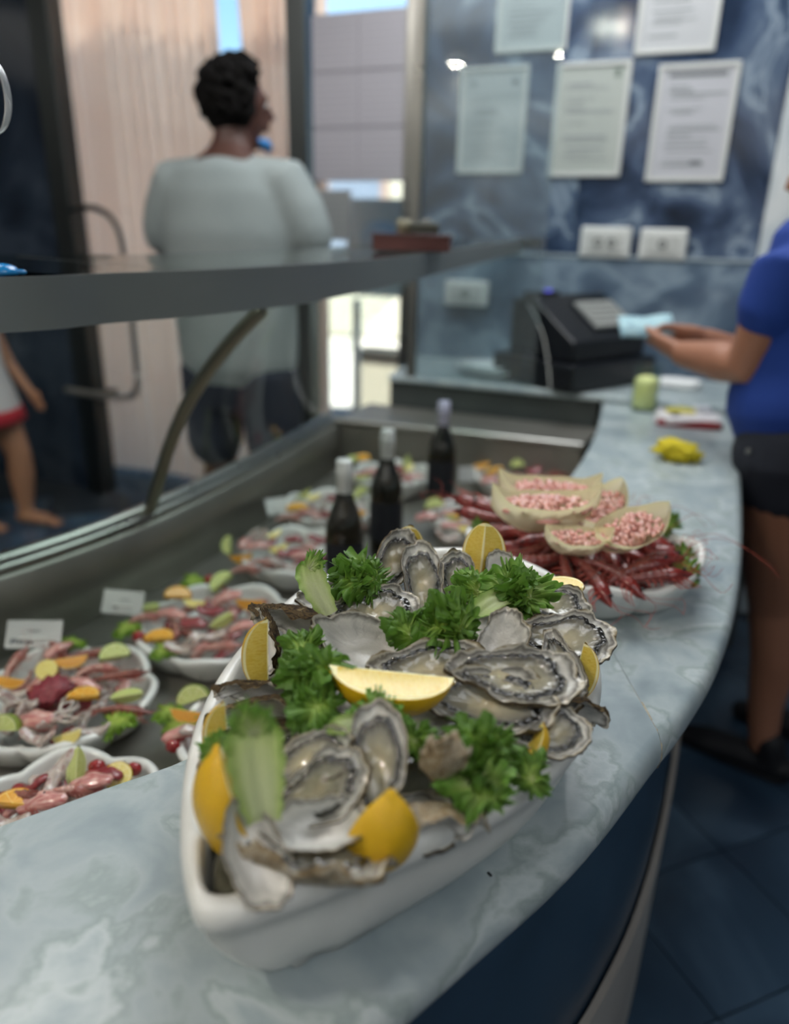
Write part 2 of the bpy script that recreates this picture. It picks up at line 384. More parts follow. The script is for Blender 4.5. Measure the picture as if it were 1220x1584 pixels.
MB().box(0, 0, .28, .34, .02, .42).build('board', pbr('white_board', '#d9dde0', rough=.6), t, smooth=False)
MB().lathe([(0, 0), (.1, 0), (.1, .004), (0, .004)], 28).build('emblem', pbr('pale_blue', '#aebfd0', rough=.6), t).matrix_local = Matrix.Translation((0, -.011, .3)) @ Matrix.Rotation(PI / 2, 4, 'X')
MB().box(-.12, 0, -.45, .03, .03, 1.0).box(.12, 0, -.45, .03, .03, 1.0).build('stand', white_plastic, t, smooth=False)
# blue awning strip beyond the glass
t = thing('blue_awning', 'blue awning seen beyond the glass above the lilac sheets', 'awning', loc=tuple(on_wall(-.75, 1.98, -1.6)), rz=WROT)
MB().box(.3, 0, .3, 1.3, .9, .02).build('canopy', pbr('blue_cloth', '#5f7cc0', rough=.8), t, smooth=False)
MB().box(.3, -.45, .24, 1.3, .02, .14).build('valance', MATS['blue_cloth'], t, smooth=False)
MB().box(-.3, .42, -.85, .04, .04, 2.3).box(.9, .42, -.85, .04, .04, 2.3).build('post', white_plastic, t, smooth=False)
t = thing('low_garden_wall', 'cream low wall with dark coping outside the right hand pane', 'wall', loc=tuple(on_wall(-.2, 0, -1.5)), rz=WROT)
MB().box(-.1, 0, .29, 1.9, .16, .58).build('wall_body', MATS['cream_render'], t, smooth=False); MB().box(-.1, 0, .60, 1.94, .2, .035).build('coping', pbr('dark_coping', '#4a463f', rough=.7), t, smooth=False)
# outdoor table & bent chair frame between curtain and window (grey tubes)
def bent(path, r, name, mat, parent): return MB().tube(catmull(path, 6), r, 10).build(name, mat, parent)
a = at(120, 322, 0)
hp = lambda s, z, o: W0 * 0 + Vector((s, -o, z))
t = thing('grab_rail', 'bent grey metal rail beside the dark door post', 'handrail', loc=tuple(W0), rz=WROT)
s1, z1 = wall_sz(122, 325, .1); s2, z2 = wall_sz(190, 385, .1)
bent([(s1 - .05, -.1, z1), (s1 + .08, -.1, z1 + .01), (s2 - .04, -.1, (z1 + z2) / 2 + .04), (s2, -.1, z2), (s2 + .01, -.1, .9), (s2 + .01, -.1, .62)], .013, 'rail_tube', steel_dark, t)
s1, z1 = wall_sz(165, 590, .1)
bent([(s2 + .01, -.1, .66), (s2, -.1, .60), (s2 - .06, -.1, .55), (s1 - .1, -.1, .545), (s1 - .25, -.1, .55)], .016, 'lower_tube', pbr('pale_steel', '#b4afa8', rough=.3, metal=.8), t)
bx_ = MB().box(s1 - .05, -.05, .545, .03, .1, .03).box(s1 - .05, -.05, .9, .03, .1, .03).build('wall_bracket', steel_dark, t, smooth=False)

# ------------------------------------------------------------------ framed certificates on the blue wall
docs = [((712, 105), (803, 268), 'white framed certificate on the blue wall, lower row, left, dark stamp top right', 'a'),
        ((860, 98), (955, 273), 'white framed certificate on the blue wall, lower row, middle, faint green emblem', 'b'),
        ((1020, 100), (1112, 281), 'white framed form on the blue wall, lower row, right, dark header bar', 'c'),
        ((768, -92), (878, 76), 'white framed sheet cut by the picture top, upper row, left', 'd'),
        ((986, -96), (1115, 78), 'white framed sheet cut by the picture top, upper row, right', 'e')]
for k, (p0, p1, lab, q) in enumerate(docs):
    sA, zA = wall_sz(*p0, .012); sB, zB = wall_sz(*p1, .012); w = .225; h = zA - zB
    if q in 'de': h = .33
    sc_ = (sA + sB) / 2 + .005
    t = thing('certificate_frame', lab, 'picture frame', loc=tuple(on_wall(sc_, zB, .008)), rz=WROT, group='framed papers on the blue wall')
    MB().box(-w / 2, 0, h / 2, .014, .016, h).box(w / 2, 0, h / 2, .014, .016, h).box(0, 0, .007, w, .016, .014).box(0, 0, h - .007, w, .016, .014).build('frame', pbr('white_frame', '#bfc0bc', rough=.5), t, smooth=False, bevel=.002)
    pm = {'a': '#a9adad', 'b': '#a6aaa4', 'c': '#b1b1b6', 'd': '#a9adad', 'e': '#b0b1b3'}[q]
    sh = MB().box(0, 0, h / 2, w - .01, .006, h - .01).build('paper_sheet', pbr('sheet_' + q, pm, rough=.35), t, smooth=False)
    rr = random.Random(k); lm = MB()
    z = h - .055
    while z > .045:
        wl = rr.uniform(.05, .16); 
        if rr.random() < .75: lm.box(-.085 + wl / 2 + (rr.uniform(0, .02)), -.0036, z, wl, .0008, rr.choice((.003, .003, .006)))
        z -= rr.choice((.009, .012, .016))
    lm.build('print_line', ink, sh, smooth=False)['kind'] = 'stuff'
    if q == 'a': MB().box(.075, -.0036, h - .05, .018, .0008, .014).box(-.07, -.0036, h - .05, .014, .0008, .01).build('stamp', pbr('stamp_ink', '#4f5560', rough=.8), sh, smooth=False)
    if q == 'b': MB().box(.078, -.0036, h - .035, .016, .0008, .026).build('emblem', pbr('emblem_ink', '#68756a', rough=.8), sh, smooth=False)
    if q == 'c': MB().box(.03, -.0036, .055, .035, .0008, .014).build('signature', pbr('header_ink', '#6f7374', rough=.8), sh, smooth=False); MB().box(0, -.0036, h - .032, .17, .0008, .013).build('header_bar', pbr('header_ink', '#6f7374', rough=.8), sh, smooth=False)
# sockets
for p0, p1, lab, k in (((900, 350), (972, 400), 'white double wall socket box to the left on the blue wall', 0), ((992, 353), (1058, 403), 'white single wall socket box to the right on the blue wall', 1),
                       ((692, 432), (755, 474), 'white socket box seen through the glass above the counter end', 2)):
    off = .03 if k < 2 else .035
    sA, zA = wall_sz(*p0, off); sB, zB = wall_sz(*p1, off)
    t = thing('wall_socket', lab, 'socket', loc=tuple(on_wall((sA + sB) / 2, (zA + zB) / 2, .006 if k < 2 else .03)), rz=WROT)
    w, h = sB - sA, zA - zB
    MB().box(0, -.018, 0, w, .036, h).build('box_body', white_plastic, t, smooth=False, bevel=.008)
    MB().box(0, -.038, 0, w * .72, .006, h * .62).build('cover', pbr('cover_white', '#b9bab6', rough=.4), t, smooth=False, bevel=.003)
    for dx in ((-.022, .022) if k == 0 else (0,)):
        MB().lathe([(.013, 0), (.013, .003), (.009, .003), (.008, -.001), (0, -.001)], 16).build('outlet', pbr('socket_hole', '#4b4d4d', rough=.6), t).matrix_local = Matrix.Translation((dx, -.0415, 0)) @ Matrix.Rotation(PI / 2, 4, 'X')

# ------------------------------------------------------------------ counter
TOP = .83
outer = [at(*p, TOP - .022) for p in ((150, 1960), (330, 1830), (500, 1690), (625, 1584), (735, 1487), (860, 1375), (937, 1289), (1011, 1189), (1058, 1129), (1110, 1038), (1138, 943), (1147, 850), (1145, 750), (1137, 680), (1121, 636), (1112, 618))]
outer = catmull(outer, 5)
inner = catmull([(-.75, .33, 0), (-.45, .40, 0), (-.323, .483, 0), (-.259, .526, 0), (-.168, .597, 0), (-.085, .76, 0), (.10, 1.06, 0), (.318, 1.381, 0), (.50, 1.82, 0), (.655, 2.33, 0)], 6)
outer.append(Vector((outer[-1].x + .05, outer[-1].y + .14, 0)))
def arclen(P):
    L = [0]
    for a, b in zip(P, P[1:]): L.append(L[-1] + (Vector((b.x, b.y)) - Vector((a.x, a.y))).length)
    return L
def sample(P, t):
    L = arclen(P); s = t * L[-1]
    for i in range(len(L) - 1):
        if L[i + 1] >= s: f = (s - L[i]) / max(1e-9, L[i + 1] - L[i]); return P[i].lerp(P[i + 1], f)
    return P[-1].copy()
def offs(P, d):
    out = []
    for i, p in enumerate(P):
        t = P[min(i + 1, len(P) - 1)] - P[max(i - 1, 0)]; t.z = 0; t.normalize(); out.append(Vector((p.x - t.y * d, p.y + t.x * d, p.z)))
    return out
wt = thing('marble_worktop', 'curved pale blue marble worktop with rounded edge running to the back', 'counter top', loc=(0, 0, TOP))
joint = min(range(len(outer)), key=lambda i: (outer[i] - at(1011, 1175, TOP - .022)).length)
LO = arclen(outer); tj = LO[joint] / LO[-1]
def slab(t0, t1, tin0, tin1, seed):
    """cross-section swept from the inner edge over the top to the bullnose"""
    K = 60; prof_n = 14; TH = .042
    P = []
    for i in range(K + 1):
        f = i / K; o = sample(outer, t0 + (t1 - t0) * f); q = sample(inner, tin0 + (tin1 - tin0) * f); o.z = q.z = 0
        d = (o - q); w = d.length; d.normalize(); r = .021; row = []
        row.append(q + Vector((0, 0, -TH))); row.append(q + Vector((0, 0, -.003))); row.append(q + d * .003)
        for g in (.15, .35, .55, .75): row.append(q + d * (w - r) * g)
        for a in range(9):
            an = PI / 2 - PI * a / 8; row.append(q + d * (w - r + r * math.cos(an)) + Vector((0, 0, -.021 + .021 * math.sin(an))))
        P.append([tuple(v) for v in row])
    mb = MB().grid(np.array(P), cv=True, flip=True); n = len(P[0])
    mb.f.append(tuple(range(n))); mb.m.append(0); mb.f.append(tuple(K * n + n - 1 - k for k in range(n))); mb.m.append(0)
    return mb.build('marble_slab', marble_top, wt, autosm=True)
ti = .56
slab(0, tj - .0002, 0, ti - .0002, 1); slab(tj + .0002, 1, ti + .0002, 1, 2)
# cream filler in the joint between the two slabs
jo = outer[joint].copy(); ji = sample(inner, ti); jo.z = ji.z = 0
jd = (jo - ji).normalized(); jw = (jo - ji).length
fm = MB(); fm.tube([jo - jd * .10 + Vector((0, 0, -.0024)), jo - jd * .06 + Vector((0.001, 0.001, -.0016)), jo - jd * .02 + Vector((0, 0, -.0018)), jo - jd * .006 + Vector((0, 0, -.0085)), jo - jd * .0015 + Vector((0, 0, -.02)), jo - jd * .006 + Vector((0, 0, -.035))], .0020, 6)
fm.build('joint_filler', pbr('joint_filler', [(0.35, '#6b5f48'), (.6, '#b5ac97')], 'noise', scale=60, rough=.7), wt)
# base
base = thing('counter_base', 'dark blue stone cladding of the curved counter above a steel kick plate', 'counter', loc=(0, 0, 0))
def curtain_wall(P, z0, z1, th, name, mat, parent, smooth=True):
    A = P; B = offs(P, th); G = np.array([[(a.x, a.y, z0), (a.x, a.y, z1), (b.x, b.y, z1), (b.x, b.y, z0)] for a, b in zip(A, B)])
    mb = MB().grid(G, cv=True); n = len(P)
    mb.f.append((3, 2, 1, 0)); mb.m.append(0); e = (n - 1) * 4; mb.f.append((e, e + 1, e + 2, e + 3)); mb.m.append(0)
    return mb.build(name, mat, parent, autosm=True)
oin = offs(outer[:-2], .05)
cut = len(oin) // 2
curtain_wall(oin, .10, TOP - .043, .03, 'front_panel', navy_panel, base)
kp = offs(outer[:-2], .036); 
jk = min(range(len(kp)), key=lambda i: abs(kp[i].y - 1.16))
kick_m = pbr('kick_steel', [(0.3, '#aaa59e'), (.7, '#beb9b1')], 'noise', scale=4, rough=.45, metal=.35, rough_var=.08)
curtain_wall(kp[:jk + 1], 0.0, .36, .01, 'kick_plate', kick_m, base); curtain_wall(kp[jk:], 0.0, .358, .01, 'kick_plate', kick_m, base)
# ------------------------------------------------------------------ steel display tray
TF = .60; RIM = .75
rail = catmull([at(*p, RIM) for p in ((-420, 1010), (-300, 965), (0, 885), (230, 803), (400, 720), (520, 650))], 6)
back = [at(520, 650, RIM), at(900, 690, RIM)]
tray = thing('display_tray', 'brushed steel sunken display tray holding the seafood platters', 'display case', loc=(0, 0, 0))
inn = offs(inner, -.004)                                   # right edge of the tray under the marble
innp = [Vector((p.x, p.y, 0)) for p in inn]
end_t = max(i for i, p in enumerate(innp) if p.y < 2.06)
floor_poly = [(p.x, p.y) for p in rail] + [(back[1].x, back[1].y)] + [(p.x - .004, p.y) for p in reversed(innp[:end_t + 1])]
mb = MB().prism(floor_poly, TF - .006, TF); mb.build('tray_floor', steel_tray, tray, smooth=False)
mb = MB(); G = []
for p, q in zip(rail, offs(rail, -.012)):
    G.append([(q.x, q.y, TF), (q.x, q.y, RIM - .012), (p.x, p.y, RIM - .002)])
G = np.array(G); mb.grid(G); mb.build('rear_side', steel_tray, tray).modifiers.new('s', 'SOLIDIFY').thickness = .002
bd = (back[1] - back[0]).normalized(); bn = Vector((bd.y, -bd.x, 0))
mb = MB(); a, b = back[0] + bn * .004, back[1] + bn * .004
mb.grid(np.array([[(a.x, a.y, TF), (a.x, a.y, RIM - .004)], [(b.x, b.y, TF), (b.x, b.y, RIM - .004)]])); mb.build('end_side', steel_tray, tray, smooth=False).modifiers.new('s', 'SOLIDIFY').thickness = .002
curtain_wall(innp[:end_t + 1], TF, TOP - .043, .002, 'counter_side', steel_tray, tray)
# rounded rim of two rolls
railz = [Vector((p.x, p.y, RIM)) for p in rail]
MB().tube(offs(railz, .006), .011, 12).build('rim_roll', steel, tray)
MB().tube([p + Vector((0, 0, .004)) for p in offs(railz, .030)], .017, 12).build('rim_roll', steel, tray)
curtain_wall([Vector((p.x, p.y, 0)) for p in offs(rail, .036)], .0, RIM, .008, 'rear_panel', steel_dark, tray)
MB().tube([back[0], back[1]], .011, 12).build('end_rim', steel, tray)
a, b = back[0] - bn * .0, back[1]
# ledge and riser up to the cross counter
XC = .85
cA, cB = at(600, 581, XC), at(935, 613, XC)
cd_ = (cB - cA).normalized(); cn = Vector((cd_.y, -cd_.x, 0))
MB().add([tuple(back[0] - bn * .0), tuple(back[1]), (cB.x, cB.y, RIM), (cA.x - .06, cA.y + .02, RIM)], [(0, 1, 2, 3)]).build('rear_ledge', steel_tray, tray, smooth=False)
# ------------------------------------------------------------------ cross counter
cross = thing('cross_counter', 'pale marble cross counter at the back carrying the register and plates', 'counter', loc=(0, 0, 0))
cE = cB + cd_ * .50; wA = on_wall(sP + .05, 0, .032); wB = on_wall(.98, 0, .036)
cA2 = cA
poly = [(cA2.x, cA2.y), (cE.x, cE.y), (wB.x, wB.y), (wA.x, wA.y)]
MB().prism(poly, XC - .018, XC).build('marble_slab', marble_top, cross, smooth=False, bevel=.006)
def sh_(p, k): return (p.x - cn.x * k, p.y - cn.y * k)
poly = [sh_(cA2, .02), sh_(cB - cd_ * .02, .02), sh_(cB - cd_ * .02, .17), sh_(cE, .17), (wB.x - .0, wB.y - .0), (wA.x, wA.y)]
MB().prism(poly, .0, XC - .019).build('riser_panel', pbr('grey_green_stone', [(0.3, '#3a4040'), (.7, '#4c5352')], 'noise', scale=3, rough=.35), cross, smooth=False)
# glass end pane standing on the cross counter
pA, pB = cA + cd_ * .075 - cn * .02, cA + cd_ * .485 - cn * .02
t = thing('glass_screen', 'upright clear glass screen standing on the cross counter', 'glass screen', loc=(0, 0, 0))
mb = MB(); mb.prism([(pA.x, pA.y), (pB.x, pB.y), (pB.x - cn.x * .006, pB.y - cn.y * .006), (pA.x - cn.x * .006, pA.y - cn.y * .006)], XC, 2.25); mb.build('pane', pane_hazy, t, smooth=False)
mb = MB(); mb.box(pA.x, pA.y, 1.55, .03, .03, 1.40, rot=Matrix.Rotation(WROT, 4, 'Z')); mb.build('upright', steel, t, smooth=False, bevel=.005)

# ------------------------------------------------------------------ upper shelf, support tube, curved glass
sh_pts = [(-.95, .70, 1.235), (-.70, .76, 1.238), (-.45, .885, 1.242), (-.378, .98, 1.243), (-.28, 1.08, 1.245), (-.205, 1.19, 1.247), (-.117, 1.33, 1.25), (-.012, 1.53, 1.255), (.137, 1.87, 1.268), (.30, 2.22, 1.283), (.37, 2.37, 1.290)]
sp = catmull(sh_pts, 5)
shelf = thing('glass_top_shelf', 'curved steel edged shelf over the display, spanning from the left edge', 'shelf', loc=(0, 0, 0))
n = len(sp); G = []; T = []; wS = .60
bk = []
for i, (p, q) in enumerate(zip(sp, offs(sp, wS))):
    f = i / (n - 1); h = .062 if f < .55 else .062 - .03 * (f - .55) / .45
    q = offs([sp[max(0, i - 1)], p, sp[min(n - 1, i + 1)]], max(.05, wS * (1 if f < .35 else 1 - (f - .35) / .8)))[1]
    q2 = offs([sp[max(0, i - 1)], p, sp[min(n - 1, i + 1)]], .004)[1]
    qk = offs([sp[max(0, i - 1)], p, sp[min(n - 1, i + 1)]], max(.05, .28 * (1 if f < .35 else 1 - (f - .35) / .8)))[1]
    bk.append(qk); G.append([(p.x, p.y, p.z), (p.x, p.y, p.z - h), (q2.x, q2.y, p.z - h), (q2.x, q2.y, p.z)])
    T.append([(q2.x, q2.y, p.z), (q2.x, q2.y, p.z - .012), (q.x, q.y, p.z - .012), (q.x, q.y, p.z)])
mb = MB().grid(np.array(G), cv=True); e = (n - 1) * 4; mb.f.append((e, e + 1, e + 2, e + 3)); mb.m.append(0); mb.build('edge_band', pbr('satin_band', [(0.3, '#757b7b'), (.7, '#848a89')], 'noise', scale=2, rough=.42, metal=.5), shelf, autosm=True)
MB().grid(np.array(T), cv=True).build('shelf_top', glass_mat('shelf_glass', '#e3ece9', 1.9, 0.04), shelf, autosm=True)
e = sp[-1]; MB().box(e.x + .02, e.y + .03, e.z - .012, .07, .05, .034, rot=Matrix.Rotation(.9, 4, 'Z')).build('end_clamp', pbr('clamp_dark', '#3c4142', rough=.4, metal=.6), shelf, smooth=False, bevel=.006)
# bent support tube
b0_ = at(236, 800, RIM) + Vector((-.012, .012, 0)); mid1 = Vector((-.455, 1.36, .90)); top_ = Vector((-.24, 1.30, 1.19))
t = thing('support_tube', 'bent steel tube holding the shelf over the rear rim', 'support', loc=tuple(b0_))
def solve_on(px, py, Y):
    d = ray(px, py); return CAM + d * ((Y - CAM.y) / d.y)
tp = [b0_] + [solve_on(*q) for q in ((245, 745, 1.378), (262, 690, 1.36), (290, 625, 1.335), (325, 570, 1.31), (365, 520, 1.285), (402, 482, 1.27))]
MB().tube([p - b0_ for p in catmull(tp, 5)], .0125, 14).build('tube', pbr('tube_steel', '#7e7c70', rough=.3, metal=.9), t)
MB().lathe([(0, 0), (.024, 0), (.024, .006), (.014, .010), (0, .010)], 20).build('foot_flange', steel, t)
# curved display glass from rear rim up to the shelf
G = []; K = 26
for i in range(K + 1):
    f = i / K; a = sample([Vector((p.x, p.y, RIM + .004)) for p in offs(rail, .02)], .14 + .86 * f); b = sample(bk, .05 + .80 * f)
    row = []
    for j in range(11):
        g = j / 10; p = a.lerp(b, g ** 1.5); p.z = a.z + (b.z - .012 - a.z) * (g ** .8); row.append(tuple(p))
    G.append(row)
o = MB().grid(np.array(G)).build('curved_display_glass', pane_mat); tag(o, 'curved clear display glass rising from the rear rim to the shelf', 'glass screen')

# ------------------------------------------------------------------ oysters
shell_in = pbr('oyster_nacre', [(0.0, '#c4c3bc'), (0.40, '#d4d3ce'), (0.62, '#b9b9b4'), (0.80, '#cdccc5'), (0.90, '#6f6c66'), (0.94, '#cfcbbf'), (0.97, '#a3987f'), (1.0, '#4f432f')], 'attr', jitter=.12, jscale=7, detail=4, dist=.6, rough=.16, coat=.6, bump=.35, bscale=38, bdist=.0015)
shell_out = pbr('oyster_shell_crust', [(0.30, '#1d160e'), (0.42, '#4c3d28'), (0.50, '#7d6a4c'), (0.57, '#3a2f20'), (0.64, '#a8977a'), (0.75, '#64543c')], 'noise', scale=9, detail=8, dist=1.2, rough=.55, coat=.05, bump=1.0, bscale=26, bdist=.0015, stretch=(1, 1.0, 2.5))
shell_pale = pbr('oyster_shell_pale_crust', [(0.30, '#5b4a33'), (0.45, '#9a8768'), (0.55, '#b9ae98'), (0.63, '#7b6d57'), (0.75, '#cfc7b5')], 'noise', scale=8, detail=8, dist=1.2, rough=.45, coat=.2, bump=.9, bscale=26, bdist=.0015)
oy_meat = pbr('oyster_flesh', [(0.0, '#cabf9f'), (0.3, '#b5ad93'), (0.55, '#9a9683'), (0.74, '#84827a'), (0.84, '#2b2a27'), (0.92, '#171716'), (0.97, '#6c6a63'), (1.0, '#b8b5aa')], 'attr', jitter=.09, jscale=6, detail=4, dist=.5, rough=.10, coat=1.0, bump=.4, bscale=20, sss=.15, ssr=.02, bdist=.0015)
oy_gill = pbr('oyster_gill', [(0.2, '#2a2927'), (0.6, '#4a4843'), (.8, '#8a877c')], 'noise', scale=14, rough=.12, coat=1.0, bump=.4, bscale=30, bdist=.0015)
shell_dark = pbr('oyster_shell_dark_crust', [(0.32, '#0f0c08'), (0.44, '#2c2217'), (0.52, '#544328'), (0.58, '#1e170f'), (0.66, '#7b6a4c'), (0.78, '#3a2e1e')], 'noise', scale=9, detail=8, dist=1.2, rough=.8, coat=0, spec=.2, bump=1.0, bscale=26, bdist=.0015, stretch=(1, 1.0, 2.5))
def oyster_kit(seed, W=.60, D=.16, meat=True, pale=False, N=120, ruff=1.0, dark=1.0):
    rn = np.random.RandomState(seed); th = np.linspace(0, 2 * PI, N, endpoint=False)
    a = 1 + sum((.055 * ruff / k ** .62) * np.sin(k * th + rn.rand() * 6.28) for k in (2, 3, 5, 7, 11, 17, 26))
    x0 = .5 * np.cos(th) * a; y0 = .5 * W * np.sin(th) * (.74 + .26 * np.cos(th - .4 * rn.randn() * .3)) * a * 1.1
    bend = rn.uniform(-.10, .10); ph = rn.rand(8) * 6.28; wx = rn.uniform(-.05, .05)
    def zin(t, x, y):
        return D * t ** 2.3 * (1 - .25 * np.cos(th)) + .035 * ruff * t ** 7 * np.sin(7 * th + ph[0]) + .012 * ruff * t ** 9 * np.sin(17 * th + ph[1]) + .006 * t ** 8 * np.sin(31 * th + ph[4]) + bend * (x ** 2) * 2 + .012 * np.sin(14 * x + ph[2]) * np.cos(11 * y + ph[3])
    M = 16; P = []; R = []
    for i in range(M + 1):
        t = i / M; k = t; x, y = x0 * k, y0 * k; P.append(np.stack([x, y, zin(t, x, y)], 1)); R.append(np.full(N, t * .97))
    mb = MB(); mb.grid(np.array(P).transpose(0, 1, 2), 0, np.concatenate(R), cv=True)
    # outer side: layered, stepped crust
    Q = [P[-1]]; QR = [np.full(N, 1.0)]; M2 = 22
    for i in range(M2 + 1):
        s = 1 - i / M2; wob = .035 * np.sin(3 * th + ph[4]) + .03 * np.sin(8 * th + ph[5]); st = (s * 7 + wob * 8); saw = (st - np.floor(st))
        k = s * 1.0 + (.012 if i else .008) + (.016 * ruff * saw * (s > .12)) + .006 * ruff * np.sin(23 * th + ph[6]) * s
        x, y = x0 * k, y0 * k
        z = D * np.minimum(s, 1) ** 1.9 * .98 * (1 - .25 * np.cos(th)) - .035 - .035 * (1 - s ** 3) - .018 * saw + bend * (x ** 2) * 2 + .035 * ruff * s ** 6 * np.sin(7 * th + ph[0]) + .012 * ruff * s ** 8 * np.sin(17 * th + ph[1])
        Q.append(np.stack([x, y, z], 1)); QR.append(np.full(N, 1.0))
    mb.grid(np.array(Q), 1, np.concatenate(QR), cv=True)
    kit = [('shell', mb.mesh('shell', [shell_in, shell_pale if pale else (shell_dark if dark < 1 else shell_out)]))]
    if meat:
        P = []; R = []; M = 20; ym = .80; cx = rn.uniform(-.02, .03)
        for i in range(M + 1):
            t = i / M; k = t * ym * (1 + .03 * np.sin(5 * th + ph[7]) * t + .02 * np.sin(13 * th + ph[2]) * t ** 3); x, y = x0 * k, y0 * k
            z = zin(k, x, y) + .012 + .055 * np.sqrt(np.maximum(0, 1 - t ** 3)) + .022 * np.exp(-((t - .80) / .05) ** 2) * (1 + .6 * np.sin(22 * th + ph[3])) + .016 * np.exp(-((t - .95) / .035) ** 2) * (1 + .7 * np.sin(30 * th + ph[5])) + .014 * np.sin(9 * x * 3 + ph[1]) * np.cos(8 * y * 3) * (1 - t)
            if i == M: z = zin(k, x, y) - .004
            P.append(np.stack([x + cx, y, z], 1)); R.append(np.full(N, t))
        m2 = MB().grid(np.array(P), 0, np.concatenate(R), cv=True); kit.append(('oyster_flesh', m2.mesh('oyster_flesh', oy_meat)))
    return kit
OK_ = [oyster_kit(1, .60, .15), oyster_kit(2, .56, .17), oyster_kit(5, .66, .14), oyster_kit(9, .58, .18)]
OE_ = [oyster_kit(21, .66, .2, meat=False), oyster_kit(24, .62, .16, meat=False, pale=True, ruff=1.5)]
OP_ = [oyster_kit(31, .60, .16, pale=True, ruff=1.3)]
OD_ = [oyster_kit(41, .5, .12, meat=False, ruff=1.4, dark=0), oyster_kit(43, .52, .14, meat=False, ruff=1.2, dark=0)]
# (px, py, z, long axis angle in the picture, length m, normal, kit, label)
def oys(px, py, z, ang, L, n, kit, label, grp='oysters on the boat dish'):
    p = at(px, py, z); return place(kit, 'oyster', orient(p, n, imdir(ang), L), label, 'oyster', grp)
# boat dish ----------------------------------------------------------------
ZR = .930
rim_px = [(296, 1398), (283, 1350), (277, 1290), (282, 1200), (303, 1110), (345, 1030), (400, 965), (470, 905), (545, 870), (620, 851), (700, 846), (765, 852), (830, 873), (880, 905), (912, 955), (930, 1020), (928, 1085), (895, 1150), (835, 1212), (740, 1268), (640, 1312), (540, 1352), (440, 1390), (360, 1416), (318, 1416)]
RO = catmull([at(*p, ZR) for p in rim_px], 5, closed=True)
A_ = at(370, 1270, ZR); B_ = at(700, 930, ZR)
def toward(p, d):
    ab = B_ - A_; t = max(0, min(1, (p - A_).dot(ab) / ab.dot(ab))); q = A_ + ab * t; v = q - p; v.z = 0; L = v.length
    return p + v * (min(d, L * .93) / L)
def bowl(RO, toward, prof, name, mat, parent, subd=0):
    G = []
    for d, z in prof: G.append([tuple(Vector((q.x, q.y, z))) for q in (toward(p, d) for p in RO)])
    mb = MB().grid(np.array(G), cv=True, flip=True); n = len(RO)
    mb.f.append(tuple(range(n))); mb.m.append(0); e = (len(G) - 1) * n; mb.f.append(tuple(e + n - 1 - k for k in range(n))); mb.m.append(0)
    return mb.build(name, mat, parent)
boat = thing('boat_dish', 'large white boat shaped ceramic dish heaped with oysters on the marble worktop', 'serving dish', loc=(0, 0, 0))
bprof = [(.10, TOP + .018), (.055, TOP + .020), (.034, TOP + .034), (.022, TOP + .065), (.018, ZR - .012), (.0165, ZR - .003), (.0135, ZR + .0015), (.009, ZR + .0025), (.0045, ZR + .001), (.001, ZR - .003), (0, ZR - .008), (.0008, ZR - .014), (.004, ZR - .0185), (.0075, ZR - .021), (.0100, ZR - .035), (.0145, ZR - .050), (.021, TOP + .035), (.030, TOP + .021), (.040, TOP + .0115), (.047, TOP + .0085), (.0485, TOP + .0005), (.056, TOP + .0005), (.06, TOP + .006), (.10, TOP + .006)]
# closed section of the ceramic body
G = []
bowk = lambda p: 1 - .22 * max(0, 1 - (p - at(330, 1410, ZR)).length / .16) ** 1.2
bowx = lambda p: max(0, 1 - (p - at(318, 1405, ZR)).length / .22) ** .8
for k_, (d, z) in enumerate(bprof):
    pr_ = max(0, (ZR - .022 - z) / (ZR - .022 - TOP)) ** 1.6 if k_ > 13 else 0
    row = []
    for p in RO:
        q = toward(p, d * (bowk(p) if k_ > 13 else 1)); row.append((q.x + .040 * pr_ * bowx(p), q.y + .008 * pr_ * bowx(p), z))
    G.append(row)
mb = MB().grid(np.array(G), cv=True, flip=False); n = len(RO)
mb.f.append(tuple(n - 1 - k for k in range(n))); mb.m.append(0); e = (len(G) - 1) * n; mb.f.append(tuple(e + k for k in range(n))); mb.m.append(0)
mb.build('dish_body', ceramic_worn, boat)
